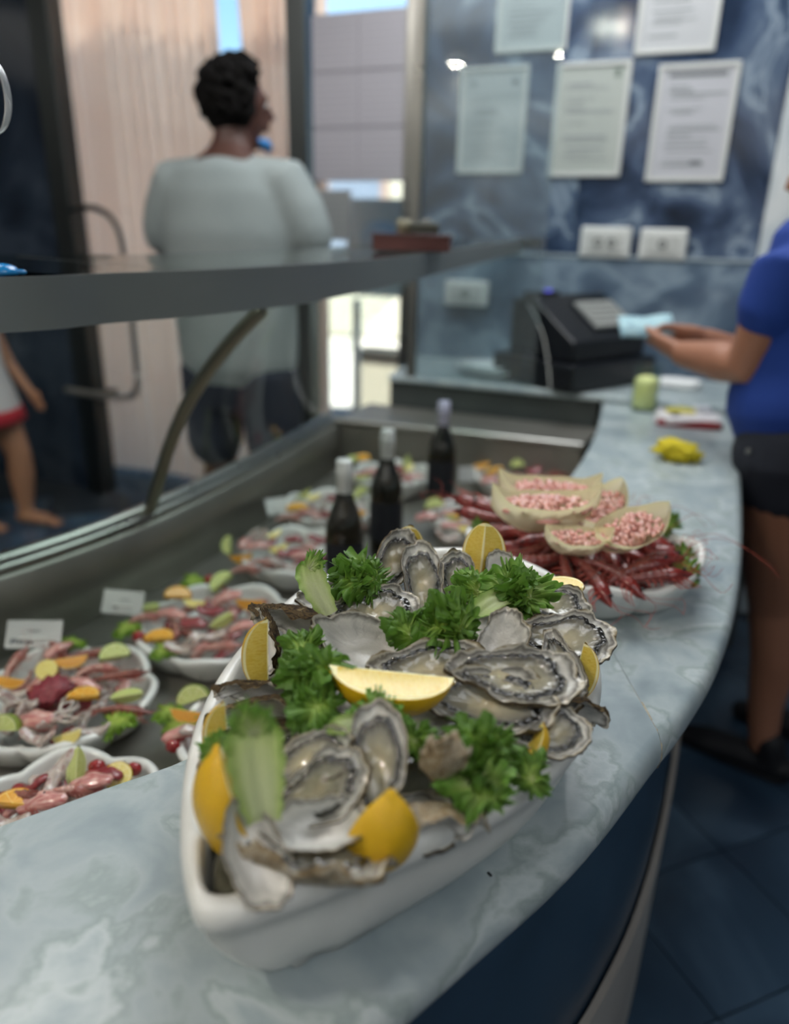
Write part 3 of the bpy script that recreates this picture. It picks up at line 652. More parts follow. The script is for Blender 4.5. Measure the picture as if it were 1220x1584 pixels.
# bed of melting crushed ice filling the dish
RG = random.Random(5)
G = []; ctr = (A_ + B_) / 2
for k in range(12):
    f = k / 11; row = []
    for p in RO:
        q = toward(p, .020); c0 = toward(p, 9); w = q.lerp(c0, f); h = ZR - .030 + .032 * min(1, f * 2.2) + .006 * mn.noise(w * 60); row.append((w.x, w.y, h))
    G.append(row)
mb = MB().grid(np.array(G), cv=True, flip=False)
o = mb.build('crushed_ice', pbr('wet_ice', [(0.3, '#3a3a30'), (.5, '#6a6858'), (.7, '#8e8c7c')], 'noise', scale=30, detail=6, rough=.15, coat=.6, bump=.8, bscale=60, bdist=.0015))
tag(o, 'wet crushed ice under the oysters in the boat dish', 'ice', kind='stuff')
T = Vector
U = (0, -.25, 1)
OY = [
 (603, 872, .975, 60, .080, (.25, -.85, .45), OK_[0], 'open oyster leaning at the far left beside the far lemon tip'),
 (650, 905, .965, 93, .088, (.10, -.80, .55), OK_[1], 'wider upright open oyster with dark hinge, left of its narrower neighbour'),
 (709, 910, .962, 98, .078, (.10, -.80, .55), OK_[3], 'narrow upright open oyster with beige flesh below the tall far lemon wedge'),
 (775, 897, .962, 95, .060, (0, -.75, .6), OE_[0], 'small empty shell with black hinge right of the tall far lemon wedge'),
 (478, 957, .955, -14, .105, (-.2, -.75, -.35), OD_[0], 'long dark brown oyster shell under the pale lettuce rib at the far left'),
 (575, 948, .965, 8, .088, (.1, -.6, .8), OK_[2], 'grey glossy oyster lying crosswise behind the big white oyster'),
 (563, 1006, .957, -18, .100, (.15, -.55, .85), OE_[0], 'big white empty oyster shell with a black spot left of the middle lettuce'),
 (425, 990, .950, -55, .060, (-.7, -.4, .2), OD_[1], 'ridged brown oyster shell tucked behind the left lemon wedge'),
 (668, 1043, .962, 4, .102, (0, -.5, .86), OK_[0], 'open oyster with dark frilled edge directly above the middle lemon wedge'),
 (775, 1003, .972, 62, .072, (-.35, -.72, .5), OE_[1], 'pale empty half shell standing up right of the middle lettuce'),
 (865, 992, .960, -3, .096, (-.05, -.55, .83), OK_[2], 'open oyster with black ring near the right rim behind the right lemon wedge'),
 (845, 938, .955, -20, .084, (-.1, -.5, .8), OK_[3], 'oyster half covered by lettuce near the far right rim'),
 (792, 1053, .975, -6, .104, (-.05, -.5, .86), OK_[1], 'open oyster with long dark fringe in the middle of the right side'),
 (872, 1045, .955, -68, .078, (-.45, -.35, .8), OK_[0], 'oyster with curved white lip beside the right lemon wedge'),
 (748, 1094, .960, -8, .108, (-.05, -.5, .86), OK_[3], 'largest open oyster, right of the middle lemon wedge tip'),
 (862, 1092, .945, -10, .078, (0, -.62, -.2), OD_[1], 'dark brown rough oyster shell pointing over the right rim'),
 (836, 1132, .950, -12, .072, (-.1, -.5, .85), OK_[2], 'small open oyster behind the lower right lemon piece'),
 (585, 1180, .968, 93, .080, (-.05, -.72, .6), OK_[1], 'upright open oyster with black flesh left of the lower lettuce'),
 (682, 1188, .980, 78, .060, (.15, .80, .35), oyster_kit(57, .62, .14, meat=False, pale=True, ruff=1.7), 'crumpled cream oyster shell standing in the lower lettuce'),
 (660, 1258, .945, -12, .082, (.05, -.75, -.45), oyster_kit(51, .5, .14, meat=False, pale=True, ruff=1.2), 'long pale brown oyster shell back beside the lower middle lemon piece'),
 (483, 1180, .962, 18, .072, (-.45, -.55, .75), OK_[0], 'topmost open oyster of the tilted stack behind the front lettuce rib'),
 (492, 1228, .955, 28, .080, (-.40, -.6, .7), OK_[2], 'second open oyster of the tilted stack right of the front lettuce rib'),
 (488, 1286, .948, 8, .066, (-.1, -.35, .9), OE_[0], 'white lipped shell at the bottom of the tilted stack'),
 (395, 1318, .947, -72, .066, (.15, -.6, .75), OE_[0], 'white and black oyster shell beside the big front lemon wedge'),
 (480, 1338, .935, 12, .102, (.05, .22, .95), OP_[0], 'pale crusty oyster along the near rim between the two front lemon wedges'),
 (402, 1066, .945, -4, .072, (-.1, -.85, -.25), OD_[0], 'top one of three dark shells stacked below the left lemon wedge'),
 (398, 1094, .940, 3, .080, (.0, -.85, -.2), OD_[1], 'middle one of three dark shells stacked below the left lemon wedge'),
 (455, 1135, .945, -6, .104, (.0, -.88, -.1), OD_[0], 'bottom one of three dark shells stacked below the left lemon wedge'),
 (530, 1200, .945, 75, .085, (.75, -.6, -.1), OD_[1], 'dark brown shell back between the tilted stack and the upright oyster'),
 (430, 1185, .935, 20, .080, (-.1, -.6, .7), OK_[3], 'oyster mostly hidden behind the front lettuce rib'),
 (330, 1240, .925, 80, .060, (.5, -.5, .6), OE_[0], 'half hidden shell between the big front lemon wedge and left rim'),
 (620, 1130, .940, 0, .085, (.0, -.5, .8), OD_[0], 'shell hidden under the lettuce right below the middle lemon wedge'),
 (760, 1170, .925, -10, .090, (.0, -.5, .8), OP_[0], 'shell hidden under the lower lettuce near the right rim'),
 (610, 985, .935, 0, .095, (.0, -.5, .8), OD_[1], 'shell hidden under the middle lettuce'),
 (700, 975, .935, 10, .095, (.0, -.5, .8), OD_[0], 'shell under the right end of the middle lettuce'),
 (530, 1080, .930, 5, .095, (.0, -.5, .8), OD_[1], 'shell behind the left end of the middle lemon wedge'),
 (800, 935, .940, 10, .08, (.0, -.5, .8), OD_[1], 'shell beneath the far right lettuce'),
 (520, 930, .940, 10, .08, (.0, -.5, .8), OD_[1], 'shell beneath the far left lettuce'),
 (600, 1290, .915, 10, .10, (.0, -.4, .9), OD_[1], 'low shell between the lower lemon piece and the near rim'),
 (460, 1260, .93, 10, .10, (.0, -.4, .9), OD_[1], 'lowest shell under the tilted stack'),
]
for q in OY: oys(*q)

# ------------------------------------------------------------------ citrus
def citrus_mats(kind):
    R = {'lemon': ('#dcb01a', '#ece4b0', '#cfae3a'), 'lime': ('#7d8f2f', '#ccd39a', '#aab660'), 'orange': ('#d28a1c', '#e6c06a', '#dd9a2c'), 'slice': ('#d2b52f', '#e6dda0', '#d8c55a')}[kind]
    return [pbr(kind + '_rind', [(0.3, R[0]), (.7, R[0])], 'noise', rough=.38, coat=.2, bump=.35, bscale=220, bdist=.0015, sss=.1, ssr=.003),
            pbr(kind + '_pith', R[1], rough=.6, sss=.2, ssr=.003),
            pbr(kind + '_pulp', [(0.3, R[2]), (.55, {'lemon': '#dfc860', 'lime': '#c6cf86', 'orange': '#e5ab45', 'slice': '#e4d888'}[kind]), (.7, R[2])], 'noise', scale=10, detail=3, rough=.14, coat=.7, bump=.3, bscale=30, sss=.3, ssr=.005, stretch=(5, 1, 1), bdist=.0015)]
def wedge_kit(kind='lemon', ang=80, L=1.0, Wr=.36, nub=True):
    """wedge of a fruit of unit length: long axis x, sharp edge at the top (+z), rind below"""
    M_ = citrus_mats(kind); nx = 36; na = 16; a0 = math.radians(ang) / 2
    def rad(u):
        b = Wr * max(0, 1 - abs(u) ** 2.3) ** .62
        if nub: b *= 1 - .0 * abs(u)
        return max(b, .012)
    P = np.zeros((nx + 1, na + 1, 3)); h0 = Wr * .62
    X = [math.sin((i / nx - .5) * PI) for i in range(nx + 1)]
    for i, u in enumerate(X):
        r = rad(u); x = .5 * u * (1.0 + (.05 if abs(u) > .97 else 0))
        for j in range(na + 1):
            a = -a0 + 2 * a0 * j / na; P[i, j] = (x, r * math.sin(a), h0 - r * math.cos(a))
    mb = MB().grid(P, 0); mb2 = MB()
    for sg in (-1, 1):
        T_ = [0, .05, .2, .4, .6, .78, .86, .93, .97, 1.0]; Q = np.zeros((nx + 1, len(T_), 3)); mats = []
        for i, u in enumerate(X):
            r = rad(u); x = .5 * u
            for j, t in enumerate(T_):
                bulge = .006 * math.sin(PI * min(1, t / .86)) * (1 - u * u); a = sg * a0
                Q[i, j] = (x, r * t * math.sin(a) + sg * bulge * math.cos(a0), h0 - r * t * math.cos(a) + bulge * math.sin(a0))
        for i in range(nx):
            for j in range(len(T_) - 1):
                edge = abs(X[i]) > .90
                mats.append(1 if (j == 0 or j in (6, 7) or (edge and j < 8)) else (0 if j == 8 else 2))
        mb2.grid(Q, mats, flip=(sg > 0))
    return [('rind', mb.mesh('rind', [M_[0]])), ('cut_flesh', mb2.mesh('cut_flesh', M_))]
LW = wedge_kit('lemon', 84); LW2 = wedge_kit('lemon', 62); LH = wedge_kit('lemon', 120)
def fruit(px, py, z, ang, L, n, kit, label, name='lemon_wedge', cat='lemon', grp='lemon wedges on the boat dish'):
    return place(kit, name, orient(at(px, py, z), n, imdir(ang), L), label, cat, grp)
fruit(602, 1082, .978, -13, .094, (.06, .72, .70), LW, 'lemon wedge lying crosswise in the middle of the oysters')
fruit(392, 1012, .962, 103, .062, (.95, -.28, .1), LW, 'lemon wedge cut side forward on the left rim beside curly lettuce')
fruit(330, 1140, .945, 105, .052, (.95, -.15, .15), LW, 'small lemon wedge on the left rim behind the front lettuce rib')
fruit(354, 1280, .945, 95, .096, (.50, .84, .20), LW, 'big lemon wedge standing rind outward at the near left of the dish')
fruit(590, 1312, .940, 84, .074, (-.12, .95, .25), LH, 'lemon piece with rind towards the viewer at the near rim')
fruit(832, 1163, .945, 75, .040, (-.85, .35, .4), LH, 'small lemon piece lower right behind the curly lettuce')
fruit(908, 1043, .948, 68, .052, (-.92, -.25, .3), LW, 'lemon wedge against the right rim beside the dark fringed oysters')
fruit(873, 912, .955, -22, .046, (-.45, -.50, .75), LH, 'short lemon piece on the far right rim above the lettuce')
fruit(748, 862, .975, 84, .076, (-.22, -.92, .30), LH, 'tall lemon wedge standing at the far rim in the centre')
fruit(628, 856, .975, 78, .062, (-.1, -.9, .3), LH, 'lemon tip peeking over the far left oysters')

# ------------------------------------------------------------------ curly lettuce
let_m = leafy(pbr('curly_lettuce', [(0.0, '#ccd79c'), (0.28, '#a8c060'), (0.5, '#86a842'), (0.75, '#688f34'), (1.0, '#557f2c')], 'attr', jitter=.10, jscale=40, rough=.38, coat=.15, bump=.3, bscale=80, bdist=.0015), .30)
let_pale = leafy(pbr('pale_lettuce', [(0.0, '#d0d6b0'), (0.35, '#b4c680'), (0.6, '#98b65c'), (1.0, '#699a3a')], 'attr', jitter=.10, jscale=40, rough=.38, coat=.15, bump=.3, bscale=80, bdist=.0015), .35)
let_bright = leafy(pbr('bright_leaf', [(0.0, '#b4c95e'), (1.0, '#6f9a2a')], 'attr', rough=.4), .3)
def leaf_mesh(seed, mat, nr=22, na=400, span=80, ruff=1.0):
    rn = np.random.RandomState(seed); a = np.linspace(-1, 1, na); A = a * math.radians(span); ph = rn.rand(12) * 6.28; P = []; R = []
    lob = .80 + .20 * np.abs(np.sin(3.3 * A + ph[0])) ** .7
    ser = 1.08 + .06 * np.sin(17 * A + ph[1]) - .20 * np.abs(np.sin(14 * A + ph[2])) ** 8 - .16 * np.abs(np.sin(31 * A + ph[3])) ** 4 + .04 * np.sin(90 * A)
    env = (1 - .30 * np.abs(a) ** 2)
    for i in range(nr):
        r = i / (nr - 1); k = r * (1 + r ** 4 * (ser - 1)) * (1 + r * (lob - 1)) * env
        z = ruff * (r ** 2 * (.11 * np.sin(6 * A + ph[4]) + .05 * np.sin(11 * A + ph[5])) + r ** 3 * (.07 * np.sin(21 * A + ph[6]) + .10 * np.sin(37 * A + ph[7])) + r ** 4 * .07 * np.sin(64 * A + ph[8])) + .10 * r - .30 * r ** 3 + .03 * np.sin(14 * r + 9 * A)
        tg = ruff * r ** 3 * (.06 * np.cos(11 * A + ph[9]) + .06 * np.cos(21 * A + ph[10]) + .07 * np.cos(37 * A + ph[11]) + .035 * np.cos(64 * A + ph[2]))
        kk = k + ruff * r ** 3 * .06 * np.cos(29 * A + ph[5]) 
        x = 1.18 * kk * np.cos(A) - tg * np.sin(A); y = kk * np.sin(A) * .9 + tg * np.cos(A)
        P.append(np.stack([x, y, z], 1)); vein = np.exp(-(a / .07) ** 2) + .6 * np.exp(-((np.abs(a) - .42) / .04) ** 2) + .5 * np.exp(-((np.abs(a) - .75) / .04) ** 2)
        R.append(np.clip(r * (.72 + .28 * lob) - .45 * vein * (1.05 - r), 0, 1))
    return MB().grid(np.array(P), 0, np.concatenate(R)).mesh('leaf', mat)
LF = [leaf_mesh(s, let_m) for s in (1, 2, 3, 4)]; LFp = [leaf_mesh(s, let_pale) for s in (6, 7)]
rib_me = None
def rib_mesh():
    """pale flat lettuce rib with curled green margins"""
    nu, nv = 30, 17; P = np.zeros((nu, nv, 3)); R = np.zeros((nu, nv))
    for i in range(nu):
        u = i / (nu - 1); w = (.15 + .05 * math.sin(PI * u) + .14 * u ** 2) * max(.05, 1 - u ** 7) ** .5
        for j in range(nv):
            v = 2 * j / (nv - 1) - 1; e = abs(v) ** 6
            P[i, j] = (u, w * v * (1 + .05 * e * math.sin(30 * u + v * 3)), .10 * v * v + .02 * e * math.sin(34 * u + 2 * v) - .03 * math.cos(v * 9) * (1 - e) * .4 + .12 * math.sin(PI * u)); R[i, j] = .12 + .45 * abs(v) ** 3 + .45 * u ** 3
    return MB().grid(P, 0, np.clip(R, 0, 1)).mesh('rib', let_pale)
rib_me = rib_mesh()
def lettuce(p, R, n, label, dirs, seed=0, pale=0, grp='curly lettuce on the boat dish', ribs=(), flat=.35, name='curly_lettuce'):
    """dirs: list of (azimuth in degrees in the plane across n, lift, size)"""
    M = orient(p, n, (1, 0, 0), 1.0); t = thing(name, label, 'lettuce', M=M, group=grp); rn = random.Random(seed)
    for k, (az, lift, sz) in enumerate(dirs):
        me = LFp[k % 2] if k < pale else LF[(k + seed) % 4]
        o = bpy.data.objects.new('leaf', me); COL.objects.link(o); o.parent = t
        o.matrix_local = Matrix.Rotation(math.radians(az), 4, 'Z') @ Matrix.Rotation(-math.radians(lift), 4, 'Y') @ Matrix.Rotation(rn.uniform(-.5, .5), 4, 'X') @ Matrix.Translation((-.15 * sz * R, 0, .002 * k)) @ Matrix.Scale(sz * R, 4)
    for (az, lift, sz, roll) in ribs:
        o = bpy.data.objects.new('rib', rib_me); COL.objects.link(o); o.parent = t
        o.matrix_local = Matrix.Rotation(math.radians(az), 4, 'Z') @ Matrix.Rotation(-math.radians(lift), 4, 'Y') @ Matrix.Rotation(roll, 4, 'X') @ Matrix.Scale(sz * R, 4)
        o['label'] = 'pale green lettuce rib'
    return t
fan = lambda n, l0, sz, a0=0, jit=18, s=1: [(a0 + 360 * i / n + random.Random(i * 7 + s).uniform(-jit, jit), l0 + random.Random(i * 3 + s).uniform(-18, 28), sz * random.Random(i * 11 + s).uniform(.62, 1.18)) for i in range(max(3, n - 2))]
NV = (0, -.45, .9)
lettuce(at(560, 905, .982), .034, NV, 'dark curly lettuce at the far left with a pale rib', fan(8, 25, 1.0, 10, s=1) + fan(4, 60, .8, 30, s=2), 1)
lettuce(at(690, 975, .980), .039, NV, 'curly lettuce in the middle between the white shells', fan(9, 22, 1.0, 0, s=3) + fan(5, 58, .85, 20, s=4), 2)
lettuce(at(628, 990, .978), .026, NV, 'small left end of the middle curly lettuce', fan(6, 25, 1.0, 0, s=13), 3)
lettuce(at(800, 925, .985), .038, NV, 'light curly lettuce below the short lemon piece at the far right', fan(8, 25, 1.0, 5, s=5) + fan(3, 55, .8, 20, s=6), 3, pale=4, ribs=((215, 10, 1.4, .2),))
lettuce(at(733, 918, .978), .026, NV, 'small light lettuce tuft beneath the narrow upright oyster', fan(6, 25, 1.0, 5, s=15), 1, pale=3)
lettuce(at(487, 1050, .978), .032, NV, 'long curly lettuce right of the left lemon wedge', fan(8, 20, 1.0, 90, s=7) + fan(4, 58, .8, 20, s=8), 4)
lettuce(at(490, 1105, .975), .030, NV, 'lower half of the long curly lettuce above the tilted oyster stack', fan(7, 20, 1.0, 70, s=17), 2)
lettuce(at(468, 1015, .972), .024, NV, 'upper tip of the long curly lettuce beside the left lemon wedge', fan(6, 20, 1.0, 70, s=27), 1)
lettuce(at(578, 1125, .978), .022, NV, 'pale lettuce curl under the middle lemon wedge', fan(6, 20, 1.1, 20, s=9), 5, pale=4, ribs=((200, 20, 1.6, .3),))
lettuce(at(742, 1162, .970), .028, NV, 'dark curly lettuce below the largest oyster', fan(8, 22, 1.0, 0, s=10) + fan(4, 55, .8, 20, s=11), 2)
lettuce(at(635, 1152, .965), .018, NV, 'small dark lettuce right of the upright black fleshed oyster', fan(6, 22, 1.0, 0, s=20), 3)
lettuce(at(735, 1225, .955), .026, NV, 'light curly lettuce along the near right rim', fan(7, 20, 1.0, 0, s=12) + fan(3, 50, .8, 40, s=14), 3, pale=5)
lettuce(at(815, 1205, .950), .021, (.3, -.4, .8), 'curly lettuce tip hanging over the right rim', fan(6, 5, 1.0, 0, s=16), 4, pale=1, ribs=((180, 10, 1.5, .3),))
lettuce(at(336, 1170, .962), .019, NV, 'light green lettuce frill on the left rim behind the front rib', fan(6, 25, 1.0, 0, s=18), 1, pale=4)
# the two big pale ribs
def ribthing(p, n, xd, s, label, crown):
    t = thing('lettuce_rib', label, 'lettuce', M=orient(p, n, xd, 1.0), group='curly lettuce on the boat dish')
    o = bpy.data.objects.new('rib', rib_me); COL.objects.link(o); o.parent = t; o.matrix_local = Matrix.Scale(s, 4)
    for az, lf, sz in crown:
        q = bpy.data.objects.new('leaf', LFp[0] if az else LF[1]); COL.objects.link(q); q.parent = t
        q.matrix_local = Matrix.Translation((s * .80, 0, .1 * s)) @ Matrix.Rotation(math.radians(az), 4, 'Z') @ Matrix.Rotation(-math.radians(lf), 4, 'Y') @ Matrix.Scale(sz * s, 4)
ribthing(at(410, 1268, .965), (.1, -.9, .35), imdir(96), .068, 'broad pale green lettuce rib standing at the near left of the dish', ((20, 15, .26), (-25, 20, .22)))
ribthing(at(512, 950, .975), (-.2, -.8, .5), imdir(118), .056, 'pale lettuce rib at the far left above the dark brown shell', ((-60, 15, .30),))

# ------------------------------------------------------------------ scalloped dish with red shrimps
def scallop_dish(center, R, lobes, label, rot=0, H=.05, cusp=.10, mat=ceramic, zb=TF, name='scalloped_dish', rz=1.0, wav=.006, grp=None):
    n = 120; RO = []
    for i in range(n):
        a = 2 * PI * i / n; k = 1 - cusp + cusp * abs(math.cos(lobes * a / 2 + rot)) ** .6; RO.append(Vector((R * k * math.cos(a), R * k * rz * math.sin(a), 0)))
    tw = lambda p, d: p * max(.02, (1 - d / p.length))
    prof = [(.055, .008), (.034, .011), (.022, .024), (.0145, H - .014), (.0125, H - .004), (.009, H), (.003, H - .0005), (0, H - .004), (.001, H - .010), (.010, H - .026), (.020, .012), (.030, .003), (.036, 0), (.06, 0)]
    G = []
    for d, z in prof:
        G.append([(q.x, q.y, z + (wav * math.cos(lobes * 2 * PI * i / n + 2 * rot) if z > H * .4 else 0)) for i, q in enumerate(tw(p, d) for p in RO)])
    mb = MB().grid(np.array(G), cv=True); mb.f.append(tuple(n - 1 - k for k in range(n))); mb.m.append(0); e = (len(G) - 1) * n; mb.f.append(tuple(e + k for k in range(n))); mb.m.append(0)
    o = mb.build(name, mat); o.location = (center[0], center[1], zb); return tag(o, label, 'serving dish', grp)

def prawn_kit(seed, cols, bend=1.2, L=1.0, head=True, ant=True, fat=.085):
    """unit-length prawn lying on its side in the xy plane, head at +x"""
    rn = random.Random(seed); body_m, head_m, ant_m = cols; K = 30; pth = []; rad = []
    p = Vector((-.42, -.16 * bend, 0)); ang = bend * .85; 
    for i in range(K):
        t = i / (K - 1); seg = (t * 6) % 1.0; r = fat * (.45 + .65 * t ** .7) * (1 + .14 * (seg ** 2) - .04); pth.append(p.copy()); rad.append(r)
        p = p + Vector((math.cos(ang), math.sin(ang), 0)) * (.62 / K); ang -= bend * 1.1 / K * (1.2 - .5 * t)
    mb = MB().tube(pth, rad, 12, rx=1.15, side=(0, 0, 1))
    kit = [('body', mb.mesh('body', body_m))]
    d = Vector((math.cos(ang), math.sin(ang), 0)); e = pth[-1]
    if head:
        hp = [e - d * .02, e + d * .08, e + d * .17, e + d * .26, e + d * .36]; m2 = MB().tube(hp, [fat * 1.12, fat * 1.25, fat * 1.05, fat * .6, fat * .12], 12, rx=1.05, side=(0, 0, 1))
        nrm = Vector((-d.y, d.x, 0)); m2.tube([e + d * .2 + nrm * fat * .5, e + d * .45 + nrm * fat * .7], [.012, .003], 6)
        for sg in (-1, 1): m2.tube([e + d * .22 + nrm * .03 + Vector((0, 0, sg * fat * .6)), e + d * .25 + nrm * .045 + Vector((0, 0, sg * fat * .9))], .02, 8, mat=1)
        kit.append(('head', m2.mesh('head', [head_m, black_plastic])))
        m3 = MB()
        for k in range(6):
            q = pth[14 + k * 2] - nrm * 0; dn = Vector((d.y, -d.x, 0)); z = .03 * (-1) ** k
            m3.tube([q + dn * fat * .7 + Vector((0, 0, z)), q + dn * (fat + .05) + d * .03 + Vector((0, 0, z * 1.4)), q + dn * (fat + .09) + d * .0], [.009, .007, .004], 5)
        for k in range(5):
            q = e + d * (.02 + .04 * k); z = .035 * (-1) ** k; dn = Vector((d.y, -d.x, 0))
            m3.tube([q + dn * fat * .8 + Vector((0, 0, z)), q + dn * (fat + .10) + d * .08 + Vector((0, 0, z * 1.3)), q + dn * (fat + .13) + d * .20], [.010, .007, .003], 5)
        m3n = m3.mesh('legs', ant_m); kit.append(('legs', m3n))
    tl = MB(); q0 = pth[0]; dd = (pth[0] - pth[1]).normalized(); nn = Vector((-dd.y, dd.x, 0))
    for k in range(5):
        a = (k - 2) * .42; v = dd * math.cos(a) + nn * math.sin(a); tl.tube([q0, q0 + v * .06, q0 + v * .12], [.014, .022, .010], 8, rx=.35, side=(0, 0, 1))
    kit.append(('tail_fan', tl.mesh('tail_fan', head_m)))
    if ant:
        m4 = MB()
        for k in range(3):
            s1 = (-1) ** k; q = e + d * .3; m4.tube(catmull([q, q + d * .18 + nrm * .10 * (k + .5) * .6 + Vector((0, 0, .05 * s1)), q + d * .34 + nrm * (.16 + .1 * k) * s1 + Vector((0, 0, .08 * s1)), q + d * .48 + nrm * (.22) * s1 + Vector((0, 0, .03))], 4), .003, 4, caps=False)
        kit.append(('antennae', m4.mesh('antennae', ant_m)))
    return kit
red = (pbr('red_shrimp_body', [(0.3, '#5b2624'), (.5, '#803d36'), (.62, '#682c29'), (.8, '#945a50')], 'noise', scale=7, rough=.25, coat=.6, bump=.4, bscale=30, bdist=.0015, sss=.15, ssr=.01, stretch=(2, 1, 1)),
       pbr('red_shrimp_head', [(0.3, '#571716'), (.6, '#7e2620'), (.8, '#6c302a')], 'noise', scale=8, rough=.28, coat=.5, bump=.4, bscale=30, bdist=.0015),
       pbr('red_antenna', '#a3473b', rough=.4))
pinkp = (pbr('pink_prawn_body', [(0.3, '#a0665c'), (.5, '#bd968a'), (.62, '#8f4640'), (.8, '#cdb3a6')], 'noise', scale=6, rough=.22, coat=.7, bump=.3, bscale=30, bdist=.0015, sss=.2, ssr=.01),
         pbr('pink_prawn_head', [(0.3, '#8d4a42'), (.7, '#b98074')], 'noise', scale=7, rough=.3, coat=.5), pbr('pale_antenna', '#b78174', rough=.4))
brownp = (pbr('brown_prawn_body', [(0.3, '#6d3a32'), (.5, '#8f5a50'), (.7, '#7a443c')], 'noise', scale=6, rough=.25, coat=.6, bump=.3, bscale=30, bdist=.0015),
          pbr('brown_prawn_head', [(0.3, '#5b2a25'), (.7, '#7f453c')], 'noise', scale=7, rough=.3, coat=.5), red[2])
RS = [prawn_kit(1, red, .9), prawn_kit(2, red, .45), prawn_kit(3, red, .15)]; RSn = [prawn_kit(1, red, .9, ant=False), prawn_kit(2, red, .45, ant=False), prawn_kit(3, red, .15, ant=False)]; RSf = [prawn_kit(4, red, .5, head=False, ant=False, fat=.095)]
PP = [prawn_kit(11, pinkp, 1.1, fat=.10), prawn_kit(12, pinkp, .6, fat=.10)]; BP = [prawn_kit(13, brownp, .2, fat=.075, ant=False), prawn_kit(14, brownp, .5, fat=.075)]
CC = Vector((.277, 1.0, TOP)); CR = .172
scallop_dish(CC, CR, 8, 'white scalloped dish of red shrimps on the marble worktop', rot=.35, H=.056, cusp=.07, zb=TOP)
rn = random.Random(3); relw = [('near left', 225), ('near', 270), ('near right', 315), ('right', 0), ('far right', 45), ('far', 90), ('far left', 135), ('left', 180)]
def where(v):
    a = math.degrees(math.atan2(v.y, v.x)) % 360; return min(relw, key=lambda w: min(abs(a - w[1]), 360 - abs(a - w[1])))[0]
HN = 'twelve one two three four five six seven eight nine ten eleven'.split()
def clock(a):
    h = ((PI / 2 - a) / (2 * PI) * 24) % 24; k = int(round(h)) % 24; return (HN[k // 2] + " o'clock") if k % 2 == 0 else 'half past ' + HN[k // 2]
for k in range(34):
    ring = k % 2; a = 2 * PI * k / 34 + rn.uniform(-.08, .08); r = (.088, .064)[ring]
    if k % 17 == 0: r = .09
    p = CC + Vector((math.cos(a) * r, math.sin(a) * r, .045 + .016 * ring + rn.uniform(0, .008)))
    d = Vector((math.cos(a + rn.uniform(-.4, .4)), math.sin(a + rn.uniform(-.4, .4)), .10))
    nn_ = Vector((rn.uniform(-.4, .4), rn.uniform(-.5, .1), 1)); front = math.sin(a) < -.3
    kit = (RS[k % 3] if k % 5 == 0 else RSn[k % 3]) if not (front and math.cos(a) < 0 and k % 3 == 0) else RSf[0]
    place(kit, 'red_shrimp', orient(p, nn_, d, .106 if math.cos(a) > .2 else .098), 'raw red shrimp of the %s layer at %s on the scalloped dish' % (('lower', 'upper')[ring], clock(a)), 'shrimp', 'red shrimps on the scalloped dish')
for k, (px, py, ang, z) in enumerate(((752, 800, 150, .90), (745, 785, 140, .905), (770, 790, 155, .905), (985, 882, 22, .90), (1010, 893, 10, .895), (950, 890, -60, .895), (915, 893, -75, .895), (875, 893, -95, .892), (1010, 868, 25, .905), (800, 860, 200, .895), (830, 868, 190, .895))):
    place(RS[(k + 1) % 3] if k not in (9, 10) else RSf[0], 'red_shrimp', orient(at(px, py, z), (.1 * (k % 3 - 1), -.35, .9), imdir(ang), .10), 'raw red shrimp on top of the fan, ' + ('far left of the cups', 'left of the cups, uppermost', 'beside the front left cup', 'right of the near right cup', 'lowest at the right', 'near edge below the right cup', 'near edge in the middle', 'near edge at the left', 'right, against the near right cup', 'near left, headless and pink', 'near left, headless beside its twin')[k], 'shrimp', 'red shrimps on top of the scalloped dish')
# loose thin antennae trailing on the marble
am = MB()
for k in range(7):
    a = rn.uniform(-.3, .9); s0 = CC + Vector((math.cos(a) * .13, math.sin(a) * .13, .06)); v = Vector((math.cos(a), math.sin(a), 0)); w = Vector((-v.y, v.x, 0)) * rn.uniform(-1, 1)
    am.tube(catmull([s0, s0 + v * .05 + Vector((0, 0, .02)) + w * .02, s0 + v * .10 + w * .05 + Vector((0, 0, -.0)), s0 + v * .14 + w * .09 + Vector((0, 0, -.03))], 5), .00035, 5, caps=False)
o = am.build('shrimp_antennae', red[2]); tag(o, 'thin red shrimp antennae trailing over the right side of the scalloped dish', 'antennae', kind='stuff')
